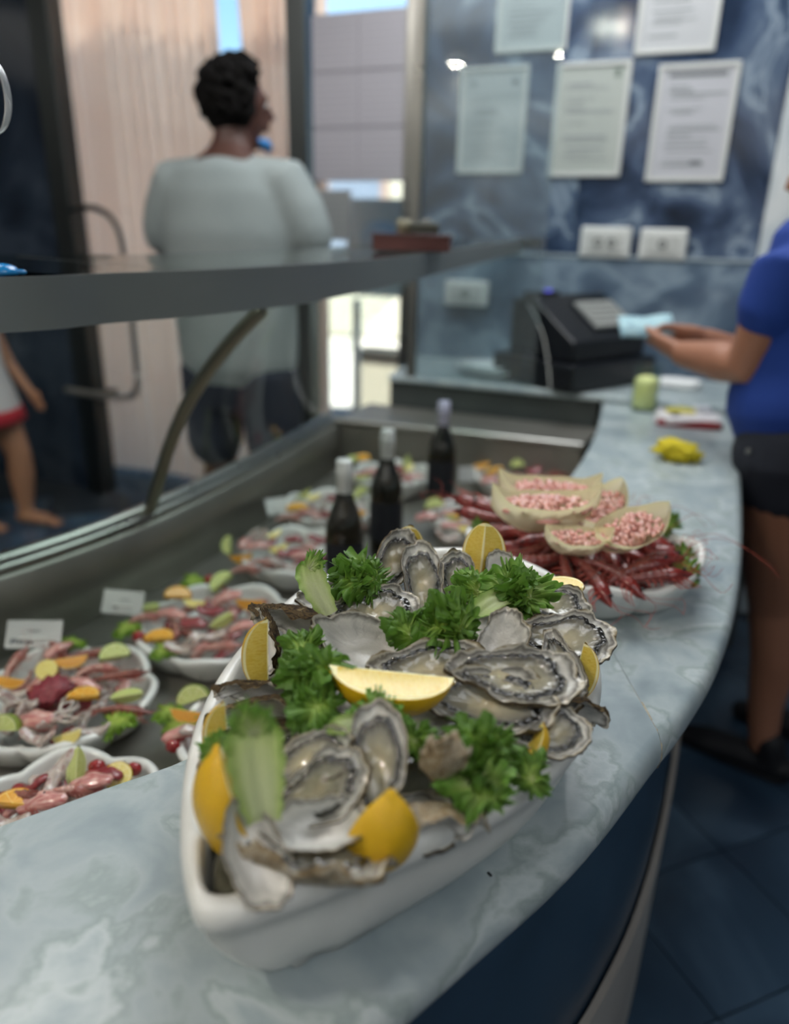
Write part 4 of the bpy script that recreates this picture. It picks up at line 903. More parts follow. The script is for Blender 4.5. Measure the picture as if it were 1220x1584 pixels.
# cream leaf cups filled with diced shrimp
cup_m = pbr('cream_cup', [(0.0, '#e9dfba'), (0.6, '#f1e9ca'), (1.0, '#ece8bc')], 'attr', jitter=.1, jscale=8, rough=.45); leafy(cup_m, .45)
dice_m = pbr('diced_pink_shrimp', [(0.3, '#c98478'), (.5, '#d69c90'), (.7, '#deb0a2')], 'noise', scale=9, rough=.15, coat=.8, sss=.25, ssr=.008)
def cup_kit(seed, W=.42):
    rn_ = random.Random(seed); nu, nv = 26, 15; P = np.zeros((nu, nv, 3)); R = np.zeros((nu, nv))
    for i in range(nu):
        u = 2 * i / (nu - 1) - 1; w = W * .5 * max(.0, 1 - abs(u) ** 2.2) ** .75 + .004
        for j in range(nv):
            v = 2 * j / (nv - 1) - 1; P[i, j] = (.5 * u, w * v * (1.0), .33 * abs(v) ** 1.7 * (1 - .35 * u * u) + .28 * abs(u) ** 3 + .008 * math.sin(9 * u + seed + 3 * v)); R[i, j] = abs(v)
    mb = MB().grid(P, 0, R); m_ = mb.mesh('leaf_cup', cup_m)
    md = MB()
    for k in range(120):
        u = rn_.uniform(-.78, .78); w = W * .5 * (1 - abs(u) ** 2.2) ** .75; v = rn_.uniform(-.72, .72); q = Vector((.5 * u, w * v, .255 + .06 * (1 - u * u) * (1 - v * v) + rn_.uniform(-.02, .01)))
        dd = Vector((rn_.uniform(-1, 1), rn_.uniform(-1, 1), rn_.uniform(-.4, .4))).normalized() * .020; md.tube([q - dd, q + dd * .2 + Vector((0, 0, .005)), q + dd], [.022, .026, .022], 7)
    md.lathe([(0.001, .26), (.15, .25), (.18, .17)], 16)
    m2 = md.mesh('diced_shrimp', dice_m); return [('leaf_cup', m_), ('diced_shrimp', m2)]
CK = [cup_kit(1, .40), cup_kit(2, .42), cup_kit(3, .62), cup_kit(4, .60)]
for px, py, z, ang, L, n_, k, lab in ((845, 795, .905, -18, .150, (-.05, -.18, 1), 1, 'long cream leaf cup of diced pink shrimp at the back left of the scalloped dish'),
                                  (838, 822, .918, 6, .150, (0, -.12, 1), 0, 'wide cream leaf cup of diced pink shrimp in front of the back left one'),
                                  (930, 805, .915, 60, .098, (-.15, -.45, .9), 2, 'round cream leaf cup of diced pink shrimp at the back right'),
                                  (890, 858, .912, -8, .088, (0, -.12, 1), 3, 'small low cream leaf cup of diced pink shrimp at the near middle'),
                                  (972, 845, .915, 32, .112, (-.12, -.35, .9), 2, 'broad cream leaf cup of diced pink shrimp at the near right')):
    r_ = place(CK[k], 'shrimp_cup', orient(at(px, py, z), n_, imdir(ang), L), lab, 'seafood cup', 'leaf cups of diced shrimp')
    for ch in r_.children:
        if ch.name.startswith('diced'): ch['kind'] = 'stuff'
for px, py, z, R_, lab, sd in ((925, 772, .895, .028, 'dark lettuce frill at the far rim of the shrimp dish', 1), (1022, 808, .897, .032, 'dark lettuce frill at the far right rim of the shrimp dish', 2), (1055, 893, .885, .028, 'dark lettuce tip hanging over the right rim of the shrimp dish', 3), (1055, 858, .885, .016, 'small lettuce tip at the right rim above the hanging one', 6),
                               (745, 820, .885, .018, 'dark lettuce at the left rim of the shrimp dish', 4), (860, 765, .892, .018, 'pale lettuce behind the back left cup', 5)):
    lettuce(at(px, py, z), R_, (.2, -.3, .9), lab, fan(6, 15, 1.0, 0, s=sd + 40), sd, pale=5 if sd == 5 else 0, grp='lettuce under the red shrimps')

# ------------------------------------------------------------------ seafood platters in the tray
tuna_m = pbr('dark_red_fish', [(0.3, '#6d2328'), (.6, '#8e3a3e'), (.8, '#a55453')], 'noise', scale=8, rough=.2, coat=.6, sss=.15, ssr=.01, bump=.3, bscale=25, bdist=.0015)
pink_m = pbr('pink_fish', [(0.3, '#a85a5a'), (.5, '#c48d86'), (.7, '#d6b4a8')], 'noise', scale=5, rough=.2, coat=.7, sss=.2, ssr=.01, stretch=(1, 4, 1))
white_m = pbr('pale_squid', [(0.3, '#a79c94'), (.5, '#beb3ab'), (.62, '#9a7a76'), (.8, '#cfc7bd')], 'noise', scale=6, rough=.15, coat=.8, sss=.2, ssr=.01, bump=.3, bscale=20, bdist=.0015)
tart_m = pbr('magenta_tartare', [(0.3, '#6a1c2a'), (.55, '#8e2d3b'), (.75, '#a64852')], 'noise', scale=18, rough=.25, coat=.6, bump=.8, bscale=40, bdist=.0015)
cherry_m = pbr('cherry_red', [(0.3, '#7e1c20'), (.7, '#9c3030')], 'noise', rough=.15, coat=.8)
def strip_kit(seed, mat, w=.30, th=.09, wave=.06, name='slice_body'):
    rn_ = random.Random(seed); nu, nv = 18, 12; P = np.zeros((nu, nv, 3)); ph = rn_.uniform(0, 6)
    for i in range(nu):
        u = 2 * i / (nu - 1) - 1; e = max(.0, 1 - abs(u) ** 5) ** .5; cz = wave * math.sin(3 * u + ph) + .05 * u * u; cy = .05 * math.sin(2.2 * u + ph * 2)
        for j in range(nv):
            a = 2 * PI * j / nv; P[i, j] = (.5 * u, cy + w * .5 * e * math.cos(a) * (1 + .1 * math.sin(5 * u + ph)), cz + th * .5 * max(e, .05) * math.copysign(abs(math.sin(a)) ** .7, math.sin(a)) + .02 * math.cos(a) * math.sin(7 * u))
    return [(name, MB().grid(P, cv=True).mesh(name, mat))]
def lump_kit(seed, mat, name='mound_body', rough_=.16, flat=.6):
    nu, nv = 28, 18; P = np.zeros((nv, nu, 3))
    for j in range(nv):
        for i in range(nu):
            a = 2 * PI * i / nu; b = PI * (j / (nv - 1) - .5); v = Vector((math.cos(a) * math.cos(b), math.sin(a) * math.cos(b), math.sin(b)))
            r = .5 * (1 + rough_ * mn.noise(v * 3.5 + Vector((seed, 0, 0))) + rough_ * .7 * mn.noise(v * 8 + Vector((0, seed, 0)))); P[j, i] = (v.x * r, v.y * r * .8, v.z * r * flat)
    return [(name, MB().grid(P, cv=True).mesh(name, mat))]
def ring_kit(seed, mat=white_m):
    nu, nv = 30, 10; P = np.zeros((nu, nv, 3))
    for i in range(nu):
        a = 2 * PI * i / nu; R_ = .36 * (1 + .12 * math.sin(2 * a + seed) + .05 * math.sin(5 * a))
        for j in range(nv):
            b = 2 * PI * j / nv; r = .10; P[i, j] = ((R_ + r * .8 * math.cos(b)) * math.cos(a), (R_ + r * .8 * math.cos(b)) * math.sin(a), r * 1.4 * math.sin(b) + .06 * math.sin(3 * a + seed))
    return [('ring_body', MB().grid(P, cu=True, cv=True).mesh('ring_body', mat))]
def tentacle_kit(seed):
    rn_ = random.Random(seed); mb = MB()
    for k in range(7):
        a = rn_.uniform(-.9, .9); d = Vector((math.cos(a), math.sin(a), .15)); w = Vector((-d.y, d.x, 0)); pts = [Vector((-.3, 0, .05)) + d * .09 * i + w * .05 * math.sin(i * 1.2 + k) + Vector((0, 0, .05 * math.sin(i * .9 + k * 2))) for i in range(8)]
        mb.tube(pts, [.06 - .006 * i for i in range(8)], 8)
    mb.tube([(-.5, 0, .08), (-.4, 0, .1), (-.28, 0, .06)], [.06, .10, .09], 10)
    return [('tentacles', mb.mesh('tentacles', white_m))]
def round_kit(kind, half=False, th=.10):
    """citrus slice: rind ring and segmented flesh"""
    M_ = citrus_mats(kind); n = 80; a1 = PI if half else 2 * PI; ns = n if not half else 40
    mr = MB(); m2 = MB(); R1, R2, R3 = .5, .46, .42; A = [a1 * i / ns for i in range(ns + (1 if half else 0))]
    P = np.array([[(R1 * math.cos(a), R1 * math.sin(a), -th / 2), (R1 * math.cos(a), R1 * math.sin(a), th / 2), (R2 * math.cos(a), R2 * math.sin(a), th / 2), (R2 * math.cos(a), R2 * math.sin(a), -th / 2)] for a in A]); mr.grid(P, 0, cu=not half, cv=True)
    for z, fl in ((th / 2, False), (-th / 2, True)):
        T_ = [.03, R3 * .5, R3, R2]; Q = np.array([[(r * math.cos(a), r * math.sin(a), z + (.008 if 0 < k < 3 else 0) * (1 if z > 0 else -1)) for k, r in enumerate([.001] + T_)] for a in A]); mats = []
        for i in range(ns):
            for k in range(4): mats.append(1 if (k in (0, 3) or i % 10 == 0) else 2)
        m2.grid(Q, mats, cu=not half, flip=fl)
    if half: m2.box(0, 0, 0, .92, .012, th * .98, 2)
    return [('rind', mr.mesh('rind', [M_[0]])), ('cut_flesh', m2.mesh('cut_flesh', M_))]
def tuft_kit(seed): return [('leaf', leaf_mesh(seed, let_bright, nr=12, na=70)), ('leaf', leaf_mesh(seed + 1, let_bright, nr=12, na=70), None, Matrix.Rotation(2.1, 4, 'Z')), ('leaf', leaf_mesh(seed + 2, let_bright, nr=12, na=70), None, Matrix.Rotation(4.2, 4, 'Z'))]
KT = {
 'prawn': (PP, 'prawn', 'pink raw prawn', 'prawn', .066), 'shrimp': (BP, 'red_brown_shrimp', 'long red brown shrimp', 'shrimp', .085),
 'tuna': ([strip_kit(1, tuna_m, .5, .2), strip_kit(2, tuna_m, .45, .22)], 'red_fish_slice', 'dark red raw fish slice', 'fish slice', .048),
 'pink': ([strip_kit(3, pink_m, .42, .2), strip_kit(4, pink_m, .36, .22)], 'pink_fish_slice', 'pink raw fish slice', 'fish slice', .055),
 'squid': ([strip_kit(5, white_m, .30, .16, .1), strip_kit(6, white_m, .36, .2, .12)], 'squid_strip', 'pale squid strip', 'squid', .060),
 'ring': ([ring_kit(1), ring_kit(3)], 'squid_ring', 'pale squid ring', 'squid', .040),
 'tent': ([tentacle_kit(1), tentacle_kit(4)], 'squid_tentacles', 'greyish squid tentacles', 'squid', .065),
 'tartare': ([lump_kit(1, tart_m, rough_=.34, flat=.5)], 'tartare_mound', 'dark magenta tartare mound', 'tartare', .060),
 'cherry': ([lump_kit(7, cherry_m, 'fruit_body', .03, .95)], 'cherry_tomato', 'small glossy red tomato', 'tomato', .021),
 'lime': ([round_kit('lime', True, .28), wedge_kit('lime', 80)], 'lime_wedge', 'green lime wedge', 'lime', .046),
 'lemon': ([round_kit('slice')], 'lemon_slice', 'round lemon slice', 'lemon', .034),
 'curl': ([wedge_kit('slice', 110)], 'lemon_piece', 'yellow lemon piece', 'lemon', .038),
 'orange': ([wedge_kit('orange', 55), round_kit('orange', True, .2)], 'orange_wedge', 'orange fruit wedge', 'orange', .048),
 'leaf': ([tuft_kit(61)], 'lettuce_tuft', 'bright green lettuce tuft', 'lettuce', .024)}
USED = {}
def fill_platter(C_, R, descr, items, seed, n_fill, zb=TF, H=.052):
    """items: hand-placed (kind, px, py, angle); the rest are heaped at random below them"""
    rn = random.Random(seed); out = []
    for k, px, py, ang in items:
        z = zb + H + .012; p = at(px, py, z); r = ((p.x - C_.x) ** 2 + (p.y - C_.y) ** 2) ** .5 / R; z = zb + H + .020 * (1 - min(1, r) ** 2) + .006; p = at(px, py, z); out.append((k, p, ang, True))
    kinds = ['prawn', 'squid', 'tuna', 'pink', 'ring', 'tuna', 'tent', 'shrimp', 'squid', 'pink', 'prawn', 'tuna']
    n_fill = int(n_fill * 1.8)
    for i in range(n_fill):
        a = 2.4 * i + rn.uniform(-.3, .3); r = R * .72 * math.sqrt((i + .5) / n_fill); out.append((kinds[i % len(kinds)], Vector((C_.x + r * math.cos(a), C_.y + r * math.sin(a), zb + .026 + .016 * (1 - (r / R) ** 2) + rn.uniform(0, .010))), rn.uniform(0, 360), False))
    rows = []
    for k, p, ang, top in out:
        kits, nm, look, cat, L = KT[k]; i = USED[k] = USED.get(k, -1) + 1; v = p - C_; v.z = 0; rr = v.length / R
        w = 'middle' if rr < .28 else where(v) + (' side' if rr < .62 else ' rim')
        if k == 'lime': n_ = (rn.uniform(-.3, .3), -.8 if i % 3 else -.35, .55)
        elif k in ('lemon',): n_ = (rn.uniform(-.3, .3), -.55, .8)
        else: n_ = (rn.uniform(-.35, .35), rn.uniform(-.45, .1), 1)
        rows.append([k, p, ang, top, look, w, n_, kits[i % len(kits)], nm, cat, L * rn.uniform(.9, 1.12) * (1 if top else .85)])
    for q in rows:
        k, p, ang, top, look, w, n_, kit, nm, cat, L = q; same = [x for x in rows if x is not q and x[0] == k and x[5] == w]; lab = '%s at the %s of the %s' % (look, w, descr); grp = None
        if not top: lab = '%s low at the %s of the %s' % (look, w, descr)
        if len(same): grp = '%s heap, %s' % (descr, look)
        if len([x for x in same if x[3] == top]) and top:
            nb = min((x for x in rows if x is not q and x[0] != k and x[3]), key=lambda x: (x[1] - p).length, default=None)
            if nb: lab = '%s near %s, %s of %s' % (look, nb[4], w, descr)
        if len(lab.split()) > 16: lab = lab.replace('dark red raw', 'dark red').replace('pink raw', 'pink').replace('bright green', 'green').replace('long red brown', 'brown').replace('dark magenta', 'magenta').replace(' rim,', ' rim').replace('the middle of the', 'middle of')
        place(kit, nm, orient(p, n_, imdir(ang) if top else (math.cos(ang), math.sin(ang), 0), L), lab, cat, grp or '%s on the %s' % (cat, descr))
PL = [ # centre, R, lobes, description, items
 (Vector((-.488, .925, 0)), .138, 6, 'front left platter', [('tartare', 78, 1070, 20), ('lemon', 72, 1036, 20), ('orange', 112, 1026, 40), ('lime', 178, 1018, 20), ('lime', 198, 1076, 10), ('orange', 128, 1080, 20), ('orange', 14, 1057, 10), ('lime', 8, 1130, 0), ('curl', 108, 1142, 15),
    ('pink', 52, 1115, 15), ('tent', 100, 1110, 60), ('shrimp', 185, 1045, 10), ('shrimp', 190, 1098, -5), ('leaf', 178, 1115, 0), ('leaf', 108, 992, 0), ('squid', 140, 1132, 40), ('squid', 30, 1085, 10), ('shrimp', 85, 1000, -50), ('pink', 130, 1060, 10), ('ring', 20, 1100, 0), ('squid', 5, 1075, 20), ('shrimp', 140, 1012, 30), ('pink', 90, 1005, 80), ('prawn', 150, 1035, 20), ('squid', 60, 1140, -20), ('prawn', 20, 1030, 70)], 16),
 (Vector((-.385, .680, 0)), .120, 6, 'lower left platter', [('lime', 118, 1190, 85), ('cherry', 150, 1187, 0), ('cherry', 208, 1190, 0), ('pink', 138, 1212, 35), ('lemon', 182, 1200, 0), ('squid', 85, 1195, 60), ('squid', 78, 1225, 80), ('orange', 20, 1247, -8), ('shrimp', 30, 1232, -20), ('tuna', 48, 1215, 10), ('pink', 65, 1242, 20), ('prawn', 100, 1225, 20), ('squid', 10, 1270, 20), ('tuna', 160, 1200, 20)], 12),
 (Vector((-.178, .850, 0)), .112, 6, 'half hidden platter', [('lime', 300, 1085, 20), ('orange', 290, 1110, -20), ('cherry', 275, 1140, 0), ('pink', 285, 1135, 60), ('leaf', 275, 1115, 0), ('cherry', 268, 1155, 0), ('leaf', 262, 1100, 0), ('squid', 310, 1130, 30)], 10),
 (Vector((-.305, 1.150, 0)), .142, 7, 'third platter from front', [('orange', 245, 990, 0), ('leaf', 195, 970, 0), ('leaf', 255, 1003, 0), ('curl', 300, 935, 10), ('orange', 385, 935, 20), ('lime', 345, 960, 30), ('orange', 275, 925, 10), ('tuna', 325, 945, 20), ('pink', 265, 950, -10), ('pink', 350, 925, 30), ('prawn', 225, 955, 20), ('lime', 345, 903, 60), ('lime', 230, 942, 10), ('tuna', 300, 965, 0), ('squid', 320, 985, 30), ('prawn', 340, 1000, -10), ('squid', 285, 1000, 10), ('leaf', 300, 897, 0), ('ring', 215, 945, 0), ('pink', 375, 970, 20), ('cherry', 215, 985, 0), ('cherry', 325, 897, 0)], 14),
 (Vector((-.205, 1.470, 0)), .128, 7, 'platter beside nearest bottle', [('orange', 375, 864, -3), ('lime', 357, 843, 100), ('curl', 425, 828, 60), ('curl', 432, 850, 20), ('pink', 400, 845, 40), ('tuna', 448, 855, 10), ('pink', 380, 840, 80), ('prawn', 410, 870, 10), ('tuna', 455, 835, 10), ('squid', 440, 875, 0), ('prawn', 380, 880, 0), ('pink', 470, 860, 10), ('ring', 400, 827, 0)], 9),
 (Vector((-.165, 1.745, 0)), .122, 7, 'platter behind nearest bottle', [('orange', 460, 788, 20), ('orange', 550, 795, 30), ('tuna', 535, 785, 10), ('lime', 470, 765, 40), ('curl', 485, 770, 10), ('pink', 480, 795, 10), ('lime', 560, 765, 30), ('squid', 500, 805, 0), ('prawn', 450, 800, 10), ('prawn', 545, 810, 0)], 8),
 (Vector((-.010, 2.030, 0)), .120, 7, 'far platter between bottles', [('lime', 628, 715, 70), ('curl', 632, 725, 80), ('lime', 545, 715, 40), ('orange', 560, 712, 10), ('tuna', 610, 722, 10), ('pink', 575, 730, 20), ('tuna', 560, 735, 10), ('pink', 640, 738, 20), ('lime', 560, 740, 10), ('squid', 600, 745, 0)], 7),
 (Vector((.205, 1.700, 0)), .118, 7, 'platter beside shrimp dish', [('lime', 672, 785, 10), ('lime', 700, 800, 5), ('orange', 712, 797, 20), ('pink', 700, 815, 10), ('orange', 745, 790, 0), ('curl', 720, 820, 10), ('squid', 690, 830, 0), ('prawn', 740, 805, 20), ('pink', 660, 800, 30), ('ring', 735, 825, 0)], 7),
 (Vector((.345, 2.030, 0)), .118, 7, 'farthest right platter', [('shrimp', 850, 735, 40), ('shrimp', 835, 740, 40), ('shrimp', 862, 738, 50), ('orange', 745, 722, 10), ('orange', 765, 730, 10), ('lime', 800, 722, 10), ('prawn', 780, 740, 10), ('prawn', 810, 745, 30), ('pink', 760, 745, 0), ('tuna', 825, 728, 20), ('prawn', 795, 755, 20)], 7)]
for i, (C_, R, lb, ds, it, nf) in enumerate(PL):
    scallop_dish(C_, R * 1.03, lb, 'white wavy edged dish, the ' + ds, rot=i * .7, H=.056, cusp=.11, wav=.0045, grp='wavy white dishes in the steel tray')
    fill_platter(C_, R, ds, it, 100 + i, nf)

# ------------------------------------------------------------------ price cards
card_m = pbr('card', '#c2c6c4', rough=.5)
def card(p_bl, w, h, label, lean, yaw, words=()):
    t = thing('price_card', label, 'card', loc=tuple(p_bl), rz=yaw, group='price cards in the tray')
    cdp = MB().box(0, 0, h / 2, w, .0015, h, rot=None).build('card_sheet', card_m, t, smooth=False); cdp.rotation_euler = (lean, 0, 0)
    MB().box(0, .012, h * .3, w * .5, .012, .003).box(0, .006, .003, w * .3, .010, .004).build('card_holder', white_plastic, t, smooth=False)
    inkm = pbr('handwriting_ink', '#6c7074', rough=.8); rn_ = random.Random(int(w * 1e4)); mb = MB()
    for (x0, x1, z, th_) in words:
        x = x0
        while x < x1: mb.box(x * w, -.0011, z * h + rn_.uniform(-.02, .02) * h, .05 * w, .0005, th_ * h * rn_.uniform(.6, 1.3), rot=Matrix.Rotation(rn_.uniform(-.5, .5), 4, 'Y')); x += .065
    if words: q = mb.build('writing', inkm, cdp, smooth=False); q['kind'] = 'stuff'
card(at(50, 1003, .66), .088, .045, 'white price card with grey handwriting behind the front left platter', -.62, .05, ((-.10, .14, .60, .05), (-.38, -.18, .25, .16), (-.10, .02, .22, .15)))
card(at(187, 950, .66), .075, .042, 'white curled price card left of the platter behind the left lemon wedge', -.6, -.12, ((-.05, .2, .6, .04), (-.2, -.08, .25, .12)))
card(at(430, 795, .655), .05, .040, 'small tilted white card left of the platter behind the first bottle', -.6, .5)
card(at(722, 745, .655), .05, .042, 'small white card right of the last bottle', -.2, .2)

# ------------------------------------------------------------------ bottles
glass_b = pbr('dark_bottle_glass', [(0.3, '#0d0f0a'), (.7, '#1a160c')], 'noise', scale=6, rough=.08, coat=1.0)
def bottle(p, label, cap, H=.29, lab_c='#10141d'):
    t = thing('wine_bottle', label, 'bottle', loc=(p.x, p.y, TF), group='wine bottles standing in the tray'); k = H / .30
    MB().lathe([(0, .0), (.033, 0), (.037, .004), (.0375, .02), (.0375, .155), (.035, .175), (.028, .198), (.019, .222), (.0145, .24), (.0142, .262), (.0142, .29), (0, .29)], 32).build('bottle_body', glass_b, t)
    MB().lathe([(.0146, .226), (.0152, .228), (.0150, .262), (.0165, .264), (.0165, .282), (.0155, .284), (.0155, .2985), (.014, .3005), (0, .3005)], 28).build('foil_capsule', cap, t)
    MB().lathe([(.0379, .05), (.0380, .051), (.0380, .14), (.0379, .141)], 32).build('dark_label', pbr('bottle_label', lab_c, rough=.55), t)
    for q in t.children: q.scale = (1, 1, k)
capw = pbr('white_foil', '#c9cdca', rough=.35, metal=.2); capl = pbr('lilac_foil', '#b9b9cf', rough=.35, metal=.2)
bottle(at(517, 905, .64) + Vector((.02, 0, 0)), 'dark wine bottle with white foil, nearest, behind the boat dish', capw, .30)
bottle(at(596, 842, .63), 'dark wine bottle with white foil, middle one of three', capw, .30)
bottle(at(680, 772, .62), 'dark wine bottle with lilac foil, farthest, by the steel end wall', capl, .29)

# ------------------------------------------------------------------ things on the shelf
p = solve_on(645, 380, 1.72)
t = thing('wooden_box', 'low reddish brown box on the upper shelf', 'box', loc=(p.x - .01, p.y, 1.262), rz=-.12)
MB().box(0, 0, .016, .165, .09, .030).build('box_body', pbr('red_brown_wood', [(0.3, '#43221f'), (.7, '#5c3430')], 'noise', scale=6, rough=.45, stretch=(1, 6, 1)), t, smooth=False, bevel=.002)
MB().box(0, 0, .033, .170, .094, .004).build('lid', MATS['red_brown_wood'], t, smooth=False, bevel=.001)
t = thing('tape_dispenser', 'small dark olive object on top of the brown box', 'gadget', loc=(p.x - .0, p.y, 1.298), rz=-.12)
MB().box(.015, 0, .012, .06, .05, .022).build('dispenser_body', pbr('olive_dark', '#3f4138', rough=.5), t, smooth=False, bevel=.004)
MB().lathe([(0, 0), (.016, 0), (.016, .03), (0, .03)], 20).build('roll', pbr('khaki', '#7e7b66', rough=.5), t).location = (-.03, 0, 0)
MB().lathe([(0, 0), (.010, 0), (.012, .006), (0, .008)], 16).build('cap', pbr('pale_grey', '#8f908a', rough=.5), t).location = (.02, 0, .023)
pb = solve_on(4, 410, .92)
t = thing('blue_plastic_cap', 'glossy bright blue plastic piece at the left end of the shelf', 'plastic piece', loc=(pb.x, pb.y, 1.2425))
MB().lathe([(0, 0), (.017, 0), (.018, .003), (.014, .009), (.007, .012), (0, .013)], 24).build('cap_body', pbr('bright_blue', '#1f7fc0', rough=.15, coat=.6), t)
MB().tube([(.012, 0, .004), (.022, .004, .003)], .003, 8).build('tab', MATS['bright_blue'], t)
pl = solve_on(-22, 145, .95)
t = thing('plastic_loop', 'clear plastic ring hanging at the left picture edge', 'plastic ring', loc=tuple(pl))
for k in range(3):
    q = MB(); P_ = [Vector((.022 * math.cos(a) * (1 + .06 * k), .003 * k, .043 * math.sin(a) * (1 - .03 * k))) for a in [2 * PI * i / 28 for i in range(29)]]; q.tube(P_, .0013, 8, caps=False)
    q.build('loop', pbr('clear_plastic', '#c9cdd0', rough=.1, coat=.8, trans=.5), t)
MB().tube([(0, 0, .043), (.0, 0, .40)], .0012, 6).build('cord', MATS['clear_plastic'], t)
for q in list(t.children):
    pass

# ------------------------------------------------------------------ things on the cross counter
cs = lambda px, py, z=XC: at(px, py, z)
def rot2(p, a, b, z): return Vector((p.x, p.y, z)) + WD * a + WN * b
pr = on_wall(.33, XC, .27)
reg = thing('cash_register', 'black cash register with sloping keyboard on the cross counter', 'cash register', loc=tuple(pr), rz=WROT + 1.05)
MB().box(0, 0, .045, .42, .34, .085).build('drawer_unit', black_plastic, reg, smooth=False, bevel=.008)
MB().add([(x, y, z) for x in (-.18, .18) for (y, z) in ((-.14, .09), (.13, .09), (.13, .26), (.05, .275), (-.14, .15))], [(0, 1, 2, 3, 4)[::-1], (5, 6, 7, 8, 9), (0, 1, 6, 5), (1, 2, 7, 6), (2, 3, 8, 7), (3, 4, 9, 8), (4, 0, 5, 9)]).build('housing', black_plastic, reg, smooth=False, bevel=.008)
sl = math.atan2(.125, .19)
kb = bpy.data.objects.new('keyboard', MB().box(0, 0, 0, .20, .13, .006).mesh('keyboard', pbr('key_bed', '#23272e', rough=.5), False)); COL.objects.link(kb); kb.parent = reg; kb.location = (.06, -.05, .213); kb.rotation_euler = (sl, 0, 0)
km = None
for i in range(8):
    for j in range(5):
        if km is None: km = MB().box(0, 0, .004, .019, .019, .008).mesh('key', pbr('grey_key', '#9a9c98', rough=.5), False)
        q = bpy.data.objects.new('key', km); COL.objects.link(q); q.parent = kb; q.location = (-.084 + .024 * i, -.05 + .025 * j, .003)
dsp = MB().box(-.11, .07, .275, .12, .05, .02).build('display', pbr('display_dark', '#10131c', rough=.1), reg, smooth=False, bevel=.004)
MB().tube([(-.13, .075, .25), (-.13, .075, .27)], .012, 10).build('display_stem', black_plastic, reg)
MB().box(-.09, .06, .287, .02, .012, .006).build('indicator', pbr('violet_lamp', '#5a55d8', emit=1.0), reg, smooth=False)
# thin white cable hanging in front of the register
MB().tube(catmull([(-.19, .05, .25), (-.20, -.02, .18), (-.205, -.06, .10), (-.225, -.10, .01)], 6), .0016, 8).build('cable', white_plastic, reg)
# stacked oval plates
for k, (px, py, z, nm) in enumerate(((795, 584, XC, 'lower white oval plate on the cross counter, widest'), (790, 578, XC + .012, 'upper white oval plate stacked on the widest one'))):
    p = cs(px, py, z); t = MB().lathe([(0, .002), (.6, .002), (.75, .006), (1.0, .016), (1.0, .019), (.74, .010), (.6, .006), (0, .006)], 40)
    V = np.concatenate(t.v); V[:, 0] *= .175 - .02 * k; V[:, 1] *= .10 - .015 * k; t.v = [V]; V[:, 2] *= 1.5
    o = t.build('oval_plate', pbr('plate_white', '#e6eaea', rough=.25, coat=.3)); o.location = (p.x - .03, p.y + .025, z); o.rotation_euler = (0, 0, WROT + .05); tag(o, nm, 'plate', 'oval plates on the cross counter')
# white paper pack / cloths
def softbox(name, label, cat, p, w, d, h, mat, rz=0, seed=1, grp=None, amp=.12):
    nu, nv = 28, 18; P = np.zeros((nv, nu, 3))
    for j in range(nv):
        for i in range(nu):
            a = 2 * PI * i / nu; b = PI * (j / (nv - 1) - .5); sp_ = lambda v, e: math.copysign(abs(v) ** e, v)
            x, y, z = sp_(math.cos(a), .45) * sp_(math.cos(b), .4), sp_(math.sin(a), .45) * sp_(math.cos(b), .4), sp_(math.sin(b), .5)
            k = 1 + amp * mn.noise(Vector((x * 1.7 + seed, y * 1.7, z))) + amp * .5 * mn.noise(Vector((x * 5 + seed, y * 5, z * 4))); P[j, i] = (x * w / 2 * k, y * d / 2 * k, max(0, h / 2 + z * h / 2 * k))
    o = MB().grid(P, cv=True).build(name, mat); o.location = p; o.rotation_euler = (0, 0, rz); return tag(o, label, cat, grp)
softbox('napkin_pack', 'white folded napkins beside the plates in front of the register', 'napkins', cs(935, 590), .10, .12, .035, pbr('napkin', '#e4e6e6', rough=.8), WROT, 2)
softbox('folded_cloth', 'white folded cloth behind the red and white packet', 'cloth', cs(1050, 600), .13, .08, .03, pbr('napkin', '#e4e6e6', rough=.8), WROT, 5)
# jar with yellow contents
pj = at(994, 634, TOP)
t = thing('glass_jar', 'clear glass jar holding something pale yellow at the end of the worktop', 'jar', loc=tuple(pj))
MB().lathe([(0, 0), (.036, 0), (.038, .004), (.038, .128), (.036, .132), (.034, .132), (.0355, .126), (.0355, .006), (0, .006)], 30).build('jar_glass', pane_mat, t)
softb = MB().lathe([(0, .008), (.032, .008), (.034, .02), (.033, .085), (.026, .095), (.01, .10), (0, .098)], 24).build('yellow_contents', pbr('pale_yellow', [(0.3, '#efe690'), (.7, '#f6f0b4')], 'noise', scale=20, rough=.5, bump=.5, bscale=50, bdist=.0015), t)
# packet, sponge, crumpled yellow cloth
pk = at(1062, 655, TOP)
t = thing('plastic_packet', 'white and red plastic packet under a yellow sponge at the worktop end', 'packet', loc=tuple(pk), rz=-.25); t.scale = (1.2, 1.2, 1.3)
q = softbox('packet_body', None, None, (0, 0, 0), .145, .105, .022, pbr('white_film', '#dcd8da', rough=.25, coat=.4), 0, 9); q.parent = t
q = softbox('red_band', None, None, (.0, -.043, 0), .135, .020, .017, pbr('red_film', '#9c2e33', rough=.3, coat=.4), 0, 9); q.parent = t
q = softbox('black_print', None, None, (-.03, -.024, .012), .016, .018, .013, black_plastic, .6, 3); q.parent = t
softbox('yellow_sponge', 'yellow sponge lying on the white and red packet', 'sponge', tuple(pk + Vector((-.018, .012, .021))), .075, .035, .018, pbr('sponge_yellow', [(0.3, '#b5ac45'), (.7, '#c9c260')], 'noise', scale=40, rough=.9, bump=.6, bscale=120, bdist=.0015), -.15, 4)
